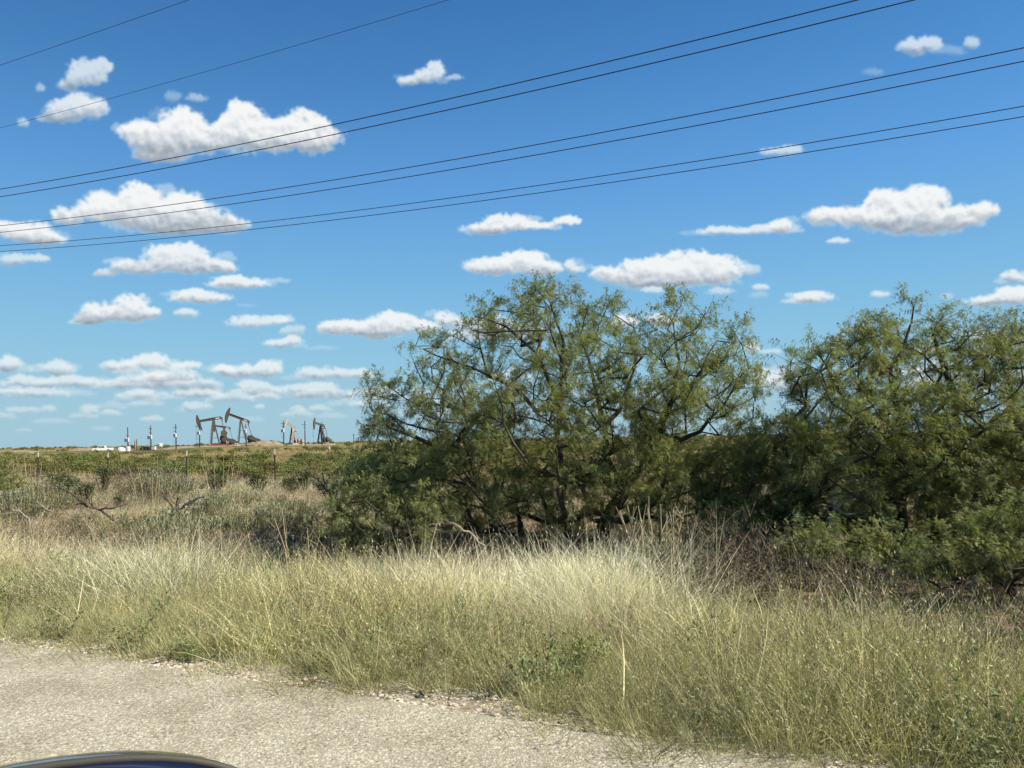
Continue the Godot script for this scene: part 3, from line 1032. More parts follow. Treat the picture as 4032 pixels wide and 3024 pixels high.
# a branch end about half a metre across: bare crooked twigs that carry the sprays
func clump_mesh(sd: int, m: Material, sprays: int) -> ArrayMesh:
	var r := RandomNumberGenerator.new()
	r.seed = sd
	var b := MB.new()
	var twigs := []
	for k in 6:
		var d := Vector3(r.randf_range(-1, 1), r.randf_range(-0.35, 1), r.randf_range(-1, 1)).normalized()
		var p := Vector3.ZERO
		b.tint = Color(0.38, 0.30, 0.27) * r.randf_range(0.8, 1.2)
		var line := [p]
		for s in 4:
			p += d * 0.085
			d = (d + Vector3(r.randf_range(-0.3, 0.3), r.randf_range(-0.22, 0.28), r.randf_range(-0.3, 0.3))).normalized()
			line.append(p)
		b.tube(line, [0.0042, 0.0037, 0.0031, 0.0025, 0.0018], 3, false)
		twigs.append(line)
	for k in sprays:
		var line: Array = twigs[r.randi_range(0, 5)]
		var i := r.randi_range(1, 3)
		var p: Vector3 = line[i].lerp(line[i + 1], r.randf())
		var d: Vector3 = ((line[i + 1] - line[i]).normalized() * 0.7 + Vector3(r.randf_range(-1, 1), r.randf_range(-0.7, 0.8), r.randf_range(-1, 1))).normalized()
		spray(b, r, p, d, r.randi_range(6, 10), r.randf_range(0.14, 0.26))
	return b.mesh(m)

# name, label, outline and limbs in pixels of the photograph; z distance of the trunk's foot; deep half the crown's depth
func mesquite(label: String, category: String, group: String, outline: PackedVector2Array, feet: Array, limbs: Array, z: float, deep: float, spacing: float, most: int, per_clump: float, sd: int, gaps: Array, tone: Color, low_dense := 1.0) -> Node3D:
	var r := RandomNumberGenerator.new()
	r.seed = sd
	var foot := on_land(feet[0][0], z)
	var root := base("mesquite_tree" if category == "tree" else "mesquite_shrub", foot)
	tag(root, label, category, group)
	var px_m := z / FOCAL
	# skeleton nodes: [position, parent, set radius]
	var pos: Array[Vector3] = []
	var par: Array[int] = []
	var fixed: Array[float] = []
	for f in feet:
		var g := on_land(f[0], z + f[1])
		g.y -= 0.08
		pos.append(g - foot)
		par.append(-1)
		fixed.append(f[2])
	for l in limbs:
		# [parent node or -1 for the nearest, radius at start, [px, py, dz]...]
		var at := -1
		for i in range(2, l.size()):
			var q := at_depth(l[i][0], l[i][1], z + l[i][2]) - foot
			if at < 0:
				var best := 1e9
				for j in pos.size():
					if pos[j].distance_to(q) < best:
						best = pos[j].distance_to(q)
						at = j
			# a crooked mid point between the two
			var mid := (pos[at] + q) * 0.5 + Vector3(r.randf_range(-1, 1), r.randf_range(-0.5, 0.5), r.randf_range(-1, 1)) * 0.07 * pos[at].distance_to(q)
			pos.append(mid)
			par.append(at)
			fixed.append(l[1] * 0.72 * pow(1.0 - (i - 2.0) / (l.size() - 2.0), 0.8))
			pos.append(q)
			par.append(pos.size() - 2)
			fixed.append(l[1] * 0.72 * pow(1.0 - (i - 1.5) / (l.size() - 2.0), 0.8))
			at = pos.size() - 1
	# clumps of foliage through the crown
	var lo := outline[0]
	var hi := outline[0]
	for q in outline:
		lo = lo.min(q)
		hi = hi.max(q)
	var clumps := []
	var gap := spacing * px_m * 1.15
	var tries := 0
	var n_out := outline.size()
	while tries < 16000 and clumps.size() < most:
		tries += 1
		var q := Vector2(r.randf_range(lo.x, hi.x), r.randf_range(lo.y, hi.y))
		if not Geometry2D.is_point_in_polygon(q, outline):
			continue
		var near := 1e9
		for k in n_out:
			near = minf(near, Geometry2D.get_closest_point_to_segment(q, outline[k], outline[(k + 1) % n_out]).distance_to(q))
		if near < spacing * 0.26:
			continue
		var skip := false
		for g in gaps:
			if q.distance_to(Vector2(g[0], g[1])) < g[2] and r.randf() < 0.88:
				skip = true
		if skip:
			continue
		var reach := deep * sqrt(clampf(near / (spacing * 4.0), 0.05, 1.0))
		var dz := r.randf_range(-1, 1) * reach
		var p := at_depth(q.x, q.y, z + dz)
		if p.y < land(p.x, p.z) + 0.18:
			continue
		p -= foot
		for c in clumps:
			if c.distance_to(p) < gap:
				skip = true
				break
		if not skip:
			clumps.append(p)
	clumps.sort_custom(func(a, c): return a.length_squared() < c.length_squared())
	var size := spacing * px_m
	var tips := []
	for c in clumps:
		var best := 1e9
		var at := 0
		for j in pos.size():
			var d: float = pos[j].distance_to(c) + 0.12 * pos[j].distance_to(Vector3.ZERO)
			# branches rise: dislike going far down
			if pos[j].y > c.y:
				d += 0.9 * (pos[j].y - c.y)
			if d < best:
				best = d
				at = j
		var steps := clampi(int(pos[at].distance_to(c) / 0.22), 1, 5)
		var a := pos[at]
		for k in steps:
			var t := (k + 1.0) / steps
			var q: Vector3 = a.lerp(c, t) + Vector3(0, 0.05 * sin(t * PI) * a.distance_to(c), 0)
			if k < steps - 1:
				q += Vector3(r.randf_range(-1, 1), r.randf_range(-1, 1), r.randf_range(-1, 1)) * 0.045
			pos.append(q)
			par.append(at)
			fixed.append(0.0)
			at = pos.size() - 1
		tips.append(at)
	# thickness: every branch carries what grows from it
	var carried: Array[float] = []
	carried.resize(pos.size())
	carried.fill(0.0)
	for t in tips:
		carried[t] += 1.0
	for i in range(pos.size() - 1, -1, -1):
		if par[i] >= 0:
			carried[par[i]] += maxf(carried[i], 0.3)
	var rad: Array[float] = []
	for i in pos.size():
		rad.append(maxf(fixed[i], 0.0066 * pow(maxf(carried[i], 0.5), 0.48)))
	var kids := []
	kids.resize(pos.size())
	for i in pos.size():
		kids[i] = []
	for i in pos.size():
		if par[i] >= 0:
			kids[par[i]].append(i)
	var b := MB.new()
	b.smooth = true
	var open := []
	for i in pos.size():
		if par[i] < 0:
			open.append([i])
	while open.size():
		var chain: Array = open.pop_back()
		while true:
			var last: int = chain[-1]
			if kids[last].is_empty():
				break
			kids[last].sort_custom(func(u, w): return rad[u] > rad[w])
			for k in range(1, kids[last].size()):
				open.append([last, kids[last][k]])
			chain.append(kids[last][0])
		if chain.size() < 2:
			continue
		var pts := []
		var rr := []
		for k in chain.size():
			pts.append(pos[chain[k]])
			rr.append(rad[chain[k]] if k > 0 or par[chain[0]] < 0 else rad[chain[1]])
		b.tint = Color.WHITE * r.randf_range(0.75, 1.25)
		b.tube(pts, rr, 6 if rr[0] > 0.015 else 4, false)
	# leafy branch ends
	var nv: int = M.clumps.size()
	var sets := []
	var tints := []
	for v in nv:
		sets.append([])
		tints.append([])
	var top := 0.0
	for c in clumps:
		top = maxf(top, c.y)
	for c in clumps:
		var g := r.randf_range(0.82, 1.18)
		var own := Color(tone.r * g * r.randf_range(0.92, 1.06), tone.g * g, tone.b * g * r.randf_range(0.85, 1.15))
		# the first half of the branch ends is thin, the second thick
		var thick := per_clump * lerpf(low_dense, 1.0, smoothstep(0.3, 0.7, c.y / top))
		var v := r.randi_range(0, 3) + (4 if r.randf() < thick else 0)
		var s := size / 0.26 * r.randf_range(0.8, 1.2)
		sets[v].append(Transform3D(Basis.from_euler(Vector3(r.randf_range(-0.5, 0.5), r.randf() * TAU, r.randf_range(-0.5, 0.5))).scaled(Vector3(s, s, s)), c))
		tints[v].append(own)
	put("trunk", b.mesh(M.bark), root)
	for v in nv:
		if sets[v].size():
			var o := scatter("crown", M.clumps[v], sets[v], tints[v], root)
			o.set_meta("kind", "stuff")
	return root

func crop(points: Array, ox: float, oy: float, scale: float) -> PackedVector2Array:
	var out := PackedVector2Array()
	for q in points:
		out.append(Vector2(ox + q[0] * scale, oy + q[1] * scale))
	return out

func limbs_of(list: Array, ox: float, oy: float, scale: float) -> Array:
	var out := []
	for l in list:
		var k := [l[0], l[1]]
		for i in range(2, l.size()):
			k.append([ox + l[i][0] * scale, oy + l[i][1] * scale, l[i][2]])
		out.append(k)
	return out

func make_trees() -> void:
	M.bark = worn(mat(0.080, 0.064, 0.055, 0.95), 3.0, 0.5)
	var lm := leafy(0.248, 0.286, 0.128, 0.85, 0.55)
	M.clumps = []
	for k in 4:
		M.clumps.append(clump_mesh(600 + k, lm, 9))
	for k in 4:
		M.clumps.append(clump_mesh(610 + k, lm, 19))
	var S := 0.8137
	# the broad tree
	var outline := crop([[100, 660], [190, 620], [290, 605], [380, 660], [405, 600], [370, 540], [400, 500], [350, 440], [370, 395], [430, 400], [480, 430], [505, 335], [560, 365], [620, 385], [660, 385], [590, 350], [585, 235], [630, 210], [700, 225], [790, 250], [840, 290], [840, 250], [870, 225], [900, 175], [960, 155], [1060, 150], [1120, 180], [1190, 220], [1230, 195], [1300, 210], [1400, 205], [1400, 280], [1440, 310], [1500, 345], [1560, 330], [1615, 270], [1640, 235], [1700, 228], [1725, 280], [1840, 265], [1885, 340], [1960, 325], [2050, 350], [2060, 420], [2020, 450], [2065, 530], [2045, 600], [2100, 640], [2120, 720], [2080, 800], [1990, 900], [1900, 1000], [1880, 1250], [1700, 1320], [1300, 1340], [800, 1370], [400, 1350], [100, 1250], [60, 1100], [150, 950], [130, 870], [130, 780]], 1300, 1000, S)
	var limbs := limbs_of([
		[0, 0.105, [1450, 1110, 0.0], [1590, 950, -0.2], [1610, 800, -0.3], [1660, 690, -0.3], [1690, 520, -0.3], [1660, 330, -0.2]],
		[0, 0.06, [1700, 900, -0.3], [1790, 860, -0.4], [1900, 740, -0.5], [1990, 560, -0.4]],
		[0, 0.05, [1720, 700, -0.5], [1800, 560, -0.5], [1870, 420, -0.4]],
		[0, 0.095, [1370, 1110, 0.3], [1330, 980, 0.3], [1330, 830, 0.2], [1290, 690, 0.1], [1250, 500, 0.1], [1180, 300, 0.1]],
		[0, 0.055, [1400, 760, 0.5], [1470, 560, 0.6], [1480, 400, 0.5]],
		[0, 0.075, [1120, 1060, -0.3], [1100, 860, -0.4], [1120, 600, -0.3], [1130, 420, -0.2], [1060, 220, -0.1]],
		[0, 0.055, [1080, 660, -0.4], [1000, 480, -0.5], [850, 350, -0.5], [700, 300, -0.4]],
		[0, 0.055, [1000, 760, -0.6], [900, 650, -0.7], [780, 590, -0.8], [600, 520, -0.7], [450, 460, -0.5]],
		[1, 0.085, [870, 1060, 0.1], [820, 930, 0.0], [780, 850, 0.0], [650, 760, 0.1], [480, 720, 0.2]],
		[1, 0.055, [560, 960, -0.6], [400, 880, -0.7], [290, 840, -0.7], [190, 740, -0.5]],
		[1, 0.045, [700, 1120, -0.9], [500, 1090, -1.0], [300, 1110, -0.9]],
	], 1300, 1000, S)
	mesquite("broad spreading mesquite tree with a wide open feathery crown", "tree", "", outline, [[2330, 0.0, 0.12], [2050, 0.2, 0.10]], limbs, 11.5, 1.9, 58.0, 620, 0.28, 31,
		crop_gaps([[760, 520, 60], [960, 840, 60], [500, 620, 60], [1560, 560, 45], [1500, 420, 60], [1980, 700, 50], [1840, 830, 60], [740, 690, 55], [1250, 900, 40], [620, 480, 40], [340, 760, 40], [1440, 780, 50]], 1300, 1000, S), Color(1, 1, 1), 3.0)
	# the thick tree running out of the picture
	S = 0.7233
	outline = crop([[180, 700], [250, 570], [230, 500], [270, 420], [300, 370], [400, 355], [470, 320], [570, 300], [640, 290], [648, 205], [690, 205], [740, 245], [800, 155], [850, 180], [910, 150], [945, 95], [985, 105], [992, 175], [960, 240], [930, 335], [1000, 345], [1045, 290], [1000, 205], [1080, 195], [1150, 250], [1200, 280], [1240, 215], [1310, 225], [1400, 245], [1480, 265], [1570, 240], [1750, 200], [1950, 260], [2150, 380], [2300, 600], [2350, 900], [2250, 1200], [1900, 1480], [1300, 1510], [800, 1480], [420, 1400], [230, 1150], [150, 900]], 2900, 1100, S)
	limbs = limbs_of([
		[0, 0.09, [900, 1250, 0.0], [880, 1050, -0.1], [930, 900, -0.1], [860, 620, 0.0], [840, 480, 0.0], [930, 300, 0.1], [965, 150, 0.1]],
		[0, 0.07, [780, 1000, 0.3], [640, 800, 0.3], [520, 540, 0.2], [440, 400, 0.1]],
		[1, 0.09, [1330, 1200, -0.2], [1250, 900, -0.3], [1180, 600, -0.2], [1100, 400, -0.1], [1060, 260, 0.0]],
		[1, 0.07, [1450, 900, -0.3], [1500, 600, -0.2], [1420, 380, 0.0]],
		[1, 0.07, [1700, 950, 0.0], [1800, 650, 0.2], [1800, 400, 0.2]],
		[0, 0.06, [560, 1080, -0.3], [420, 950, -0.3], [300, 800, -0.2]],
	], 2900, 1100, S)
	mesquite("dense mesquite tree with ragged top shoots and a pale dead branch below", "tree", "", outline, [[3560, 0.0, 0.11], [3900, -0.3, 0.11]], limbs, 9.9, 1.7, 66.0, 600, 0.4, 47,
		crop_gaps([[1340, 430, 40], [900, 560, 45], [1450, 700, 40], [330, 700, 40], [760, 560, 25]], 2900, 1100, S), Color(1, 1, 1), 2.2)
	# lower growth round them
	outline = crop([[2790, 1800], [2900, 1720], [2990, 1660], [3100, 1640], [3200, 1700], [3330, 1880], [3330, 2080], [3150, 2160], [2900, 2160], [2740, 2080], [2730, 1930]], 0, 0, 1)
	mesquite("round mesquite shrub filling the gap between the two tall trees", "shrub", "", outline, [[3020, 0.0, 0.05]], [], 11.0, 1.0, 58.0, 130, 0.8, 53, [], Color(1, 1, 1))
	outline = crop([[3560, 2230], [3680, 2120], [3820, 2050], [4000, 1980], [4200, 1950], [4400, 2050], [4450, 2350], [4250, 2480], [3950, 2430], [3720, 2390], [3600, 2310]], 0, 0, 1)
	mesquite("low mesquite shrub leaning over the verge grass beyond the wide shrub", "shrub", "", outline, [[4050, 0.0, 0.04]], [], 7.2, 0.6, 80.0, 110, 0.5, 59, [], Color(1, 1, 1))
	outline = crop([[3060, 2200], [3160, 2120], [3300, 2090], [3480, 2110], [3640, 2150], [3760, 2240], [3720, 2340], [3500, 2330], [3280, 2300], [3120, 2270]], 0, 0, 1)
	mesquite("wide green shrub spilling out below the dense mesquite into the grass", "shrub", "", outline, [[3420, 0.0, 0.04]], [], 8.2, 0.6, 70.0, 90, 0.7, 83, [], Color(1, 1, 1))
	outline = crop([[1210, 2110], [1280, 2000], [1400, 1940], [1600, 1930], [1760, 2010], [1790, 2120], [1600, 2180], [1400, 2190], [1250, 2180]], 0, 0, 1)
	mesquite("low leafy shrub at the foot of the broad tree, beside the sagebrush", "shrub", "", outline, [[1500, 0.0, 0.04]], [], 9.9, 0.7, 62.0, 80, 0.4, 61, [], Color(1, 1, 1))
	outline = crop([[2520, 2130], [2640, 2040], [2800, 2020], [2960, 2060], [3020, 2150], [2900, 2230], [2640, 2230]], 0, 0, 1)
	mesquite("small green shrub between the dry canes and the dense mesquite", "shrub", "", outline, [[2790, 0.0, 0.04]], [], 9.6, 0.6, 62.0, 60, 0.5, 67, [], Color(1, 1, 1))
	outline = crop([[-420, 1830], [-200, 1770], [-60, 1800], [40, 1830], [95, 1880], [90, 1935], [20, 1960], [-200, 1970], [-420, 1960]], 0, 0, 1)
	mesquite("leafy mesquite shrub behind the silvery sagebrush", "shrub", "", outline, [[-150, 0.0, 0.05]], [], 20.5, 1.3, 32.0, 110, 0.9, 71, [], Color(1, 1, 1))

func crop_gaps(list: Array, ox: float, oy: float, scale: float) -> Array:
	var out := []
	for g in list:
		out.append([ox + g[0] * scale, oy + g[1] * scale, g[2] * scale])
	return out


# ---------------------------------------------------------------- the oil field
# o: m paint, base base paint, tilt of the beam in degrees (head up > 0), crank angle, and which extras it has. x runs from the horse head to the motor.
func pump_jack(label: String, at: Vector3, turn: float, scale: float, o: Dictionary) -> Node3D:
	at.y += 0.32
	var root := base("pump_jack", at, turn)
	root.scale = Vector3.ONE * scale
	tag(root, label, "pump jack", "pump jacks on the oil field")
	var paint: Material = o.m
	var dark: Material = M.steel
	var pivot := Vector3(0, 9.45, 0)
	var b := MB.new()
	# skid of two long beams and cross members
	for z in [-1.15, 1.15]:
		b.box(Vector3(3.4, 0.42, z), Vector3(8.8, 0.75, 0.35))
		b.box(Vector3(3.4, 0.84, z), Vector3(8.8, 0.07, 0.55))
	for x in [-0.8, 1.2, 3.0, 5.2, 7.6]:
		b.box(Vector3(x, 0.4, 0), Vector3(0.3, 0.6, 1.95))
	put("skid", b.mesh(o.base), root)
	for k in [[-0.95, -1.35], [-0.95, 1.35], [1.9, -1.1], [1.9, 1.1]]:
		b = MB.new()
		b.bar(Vector3(k[0], 0.85, k[1]), Vector3(0.12 * signf(k[0]), 9.2, 0.28 * signf(k[1])), 0.58 if k[0] < 0 else 0.45, 0.46)
		put("leg", b.mesh(paint if k[1] > 0 else dark), root)
	for y in [3.0, 5.6]:
		b = MB.new()
		var f: float = (y - 0.85) / 8.35
		var z: float = lerpf(1.35, 0.28, f)
		b.bar(Vector3(lerpf(-0.95, -0.12, f), y, -z), Vector3(lerpf(-0.95, -0.12, f), y, z), 0.16, 0.16)
		b.bar(Vector3(lerpf(-0.95, -0.12, f), y, z), Vector3(lerpf(1.9, 0.12, f), y, z * 0.85), 0.14, 0.14)
		put("brace", b.mesh(paint), root)
	b = MB.new()
	b.box(pivot + Vector3(0, -0.12, 0), Vector3(0.75, 0.5, 1.1))
	put("saddle_bearing", b.mesh(paint), root)
	# ladder up the front legs
	b = MB.new()
	for z in [-0.28, 0.28]:
		b.bar(Vector3(-1.55, 0.9, z), Vector3(-0.45, 9.0, z), 0.06, 0.06)
	for k in 20:
		var f := k / 19.0
		b.bar(Vector3(lerpf(-1.55, -0.45, f), lerpf(0.9, 9.0, f), -0.28), Vector3(lerpf(-1.55, -0.45, f), lerpf(0.9, 9.0, f), 0.28), 0.045, 0.045)
	for k in 5:
		var f := 0.3 + k * 0.16
		var c := Vector3(lerpf(-1.55, -0.45, f), lerpf(0.9, 9.0, f), 0)
		b.bar(c + Vector3(0, 0, -0.28), c + Vector3(-0.55, 0, -0.2), 0.035, 0.035)
		b.bar(c + Vector3(-0.55, 0, -0.2), c + Vector3(-0.55, 0, 0.2), 0.035, 0.035)
		b.bar(c + Vector3(-0.55, 0, 0.2), c + Vector3(0, 0, 0.28), 0.035, 0.035)
	put("ladder", b.mesh(dark), root)
	# walking beam, turned about its bearing
	var swing := Basis(Vector3(0, 0, 1), deg_to_rad(-o.tilt))
	b = MB.new()
	b.prism(PackedVector2Array([Vector2(-4.75, -0.30), Vector2(0, -0.44), Vector2(2.3, -0.40), Vector2(3.0, -0.75), Vector2(3.3, -0.55), Vector2(3.25, 0.0), Vector2(2.6, 0.42), Vector2(0, 0.44), Vector2(-4.75, 0.36)]), -0.12, 0.12, pivot + swing * Vector3(0, 0.55, 0), swing)
	b.prism(PackedVector2Array([Vector2(-4.75, 0.37), Vector2(0, 0.45), Vector2(2.6, 0.43), Vector2(2.6, 0.51), Vector2(0, 0.53), Vector2(-4.75, 0.45)]), -0.3, 0.3, pivot + swing * Vector3(0, 0.55, 0), swing)
	b.prism(PackedVector2Array([Vector2(-4.75, -0.38), Vector2(0, -0.52), Vector2(2.3, -0.48), Vector2(2.3, -0.41), Vector2(0, -0.45), Vector2(-4.75, -0.31)]), -0.3, 0.3, pivot + swing * Vector3(0, 0.55, 0), swing)
	var beam := put("walking_beam", b.mesh(paint), root)
	if o.get("plate", true):
		b = MB.new()
		b.box(pivot + swing * Vector3(1.5, 0.55, 0.135), Vector3(1.35, 0.42, 0.02), swing)
		b.box(pivot + swing * Vector3(1.5, 0.55, -0.135), Vector3(1.35, 0.42, 0.02), swing)
		put("name_plate", b.mesh(M.white), beam)
	# horse head: its face is an arc about the bearing
	var outline := PackedVector2Array()
	var R := 5.95
	for k in 15:
		var a := deg_to_rad(lerpf(25.0, -37.0, k / 14.0))
		outline.append(Vector2(-R * cos(a), R * sin(a)))
	outline.append(Vector2(-4.35, -3.3))
	outline.append(Vector2(-4.55, -0.45))
	outline.append(Vector2(-4.65, 0.55))
	outline.append(Vector2(-5.05, 2.4))
	b = MB.new()
	b.prism(outline, -0.24, 0.24, pivot + swing * Vector3(0, 0.55, 0), swing)
	put("horse_head", b.mesh(paint), root)
	# bridle, polished rod and well head
	b = MB.new()
	var hang := pivot + Vector3(-R - 0.03, -1.2, 0)
	for z in [-0.16, 0.16]:
		b.tube([hang + Vector3(0, 0, z), Vector3(hang.x, 3.3 + 0.06 * o.tilt, z)], [0.035, 0.035], 5)
	b.box(Vector3(hang.x, 3.2 + 0.06 * o.tilt, 0), Vector3(0.22, 0.16, 0.55))
	b.tube([Vector3(hang.x, 3.2 + 0.06 * o.tilt, 0), Vector3(hang.x, 1.2, 0)], [0.03, 0.03], 5)
	put("bridle", b.mesh(dark), root)
	b = MB.new()
	b.lathe(Vector3(hang.x, 0, 0), [Vector2(0.24, 0.0), Vector2(0.24, 0.35), Vector2(0.13, 0.4), Vector2(0.13, 0.8), Vector2(0.22, 0.85), Vector2(0.22, 1.05), Vector2(0.09, 1.1), Vector2(0.09, 1.5), Vector2(0.0, 1.5)], 10)
	b.tube([Vector3(hang.x - 0.7, 0.7, 0), Vector3(hang.x + 0.8, 0.7, 0), Vector3(hang.x + 0.8, 0.05, 0)], [0.08, 0.08, 0.08], 6)
	put("well_head", b.mesh(dark), root)
	# gear box on its stand, cranks, counterweights, pitman arms
	b = MB.new()
	var shaft := Vector3(3.1, 3.0, 0)
	b.prism(PackedVector2Array([Vector2(2.2, 0.85), Vector2(4.4, 0.85), Vector2(4.2, 1.9), Vector2(2.4, 1.9)]), -0.75, 0.75)
	b.prism(PackedVector2Array([Vector2(2.1, 1.9), Vector2(4.5, 1.9), Vector2(4.5, 3.2), Vector2(4.0, 3.75), Vector2(2.5, 3.75), Vector2(2.1, 3.3)]), -0.6, 0.6)
	put("gear_box", b.mesh(paint), root)
	var ca := deg_to_rad(o.crank)
	var arm := Vector3(cos(ca), sin(ca), 0)
	var tail := pivot + swing * Vector3(2.95, -0.35, 0)
	for z in [-1.0, 1.0]:
		b = MB.new()
		var turn_arm := Basis(Vector3(0, 0, 1), ca)
		b.prism(PackedVector2Array([Vector2(-0.45, -0.3), Vector2(2.6, -0.42), Vector2(2.6, 0.42), Vector2(-0.45, 0.3)]), z - 0.12, z + 0.12, shaft, turn_arm)
		var crank := put("crank", b.mesh(paint), root)
		b = MB.new()
		var w := PackedVector2Array()
		for k in 9:
			var a := lerpf(-PI / 2, PI / 2, k / 8.0)
			w.append(Vector2(2.0 + 0.75 * cos(a), 1.15 * sin(a)))
		w.append(Vector2(0.6, 0.95))
		w.append(Vector2(0.6, -0.95))
		b.prism(w, z + 0.13 * signf(z), z + 0.5 * signf(z), shaft, turn_arm)
		put("counterweight", b.mesh(o.get("weight", paint)), crank)
		b = MB.new()
		b.bar(shaft + arm * 1.5 + Vector3(0, 0, z * 0.86), tail + Vector3(0, -0.35, z * 0.86), 0.17, 0.17)
		put("pitman_arm", b.mesh(paint), root)
	b = MB.new()
	b.bar(tail + Vector3(0, -0.3, -1.0), tail + Vector3(0, -0.3, 1.0), 0.34, 0.3)
	b.box(tail + Vector3(0, -0.05, 0), Vector3(0.4, 0.5, 0.4))
	put("equalizer", b.mesh(paint), root)
	b = MB.new()
	b.lathe(Vector3(6.6, 1.55, -0.5), [Vector2(0.0, 0.0), Vector2(0.5, 0.0), Vector2(0.5, 1.2), Vector2(0.0, 1.2)], 12, Basis(Vector3(1, 0, 0), PI / 2))
	b.box(Vector3(6.6, 1.05, 0), Vector3(1.1, 0.5, 1.3))
	put("motor", b.mesh(o.get("weight", paint)), root)
	b = MB.new()
	b.prism(PackedVector2Array([Vector2(2.6, 2.4), Vector2(3.5, 3.4), Vector2(6.9, 2.2), Vector2(6.7, 1.0)]), 1.62, 1.8)
	if o.get("guard", true):
		put("belt_guard", b.mesh(paint), root)
	return root

func utility_pole(label: String, px: float, z: float, top_row: float, arms: Array, cans: int, can_drop: float) -> void:
	var foot := on_land(px, z)
	var h := at_depth(px, top_row, z).y - foot.y
	var root := base("utility_pole", foot, -0.45)
	tag(root, label, "utility pole", "wooden poles on the oil field")
	var b := MB.new()
	b.smooth = true
	b.tube([Vector3(0, -0.2, 0), Vector3(0.02, h * 0.5, 0), Vector3(0, h, 0)], [0.20, 0.17, 0.13], 8)
	put("pole", b.mesh(M.pole), root)
	for a in arms:
		b = MB.new()
		b.box(Vector3(a[2], h - a[0], 0.16), Vector3(a[1], 0.13, 0.11))
		b.bar(Vector3(a[2] - a[1] * 0.3, h - a[0], 0.17), Vector3(0, h - a[0] - 0.7, 0.15), 0.05, 0.05)
		b.bar(Vector3(a[2] + a[1] * 0.3, h - a[0], 0.17), Vector3(0, h - a[0] - 0.7, 0.15), 0.05, 0.05)
		var arm := put("crossarm", b.mesh(M.get(a[3]) if a.size() > 3 else M.arm), root)
		for t in [-0.45, 0.0, 0.45]:
			b = MB.new()
			b.lathe(Vector3(a[2] + a[1] * t, h - a[0] + 0.065, 0.16), [Vector2(0.03, 0), Vector2(0.07, 0.06), Vector2(0.05, 0.12), Vector2(0.06, 0.18), Vector2(0.0, 0.22)], 7)
			put("insulator", b.mesh(M.white), arm)
	for k in cans:
		b = MB.new()
		b.lathe(Vector3((k - (cans - 1) * 0.5) * 0.72, h - can_drop, 0.42 if k != 1 or cans == 2 else 0.5), [Vector2(0, -0.62), Vector2(0.29, -0.62), Vector2(0.31, -0.5), Vector2(0.31, 0.45), Vector2(0.30, 0.56), Vector2(0.1, 0.62), Vector2(0.07, 0.85), Vector2(0.0, 0.85)], 12)
		put("transformer", b.mesh(M.can), root)
	if cans:
		b = MB.new()
		for k in 3:
			var x := (k - 1) * 0.7
			b.tube([Vector3(x, h - can_drop - 0.6, 0.4), Vector3(x * 1.5, h - can_drop - 1.8, 0.4), Vector3(x * 0.6, h - can_drop - 2.7, 0.2), Vector3(0.1, h - can_drop - 3.0, 0.16)], [0.022, 0.022, 0.022, 0.022], 4, false)
		put("drop_cable", b.mesh(M.cable), root)

func wheel(parent: Node, at: Vector3, r: float, w: float) -> void:
	var q := Basis(Vector3(1, 0, 0), PI / 2)
	var b := MB.new()
	b.lathe(at, [Vector2(r * 0.6, -w * 0.5), Vector2(r * 0.92, -w * 0.5), Vector2(r, -w * 0.3), Vector2(r, w * 0.3), Vector2(r * 0.92, w * 0.5), Vector2(r * 0.6, w * 0.5)], 18, q)
	var o := put("wheel", b.mesh(M.rubber), parent)
	b = MB.new()
	b.lathe(at, [Vector2(0, -w * 0.35), Vector2(r * 0.6, -w * 0.4), Vector2(r * 0.6, w * 0.4), Vector2(0, w * 0.35)], 14, q)
	put("rim", b.mesh(M.steel_bright), o)

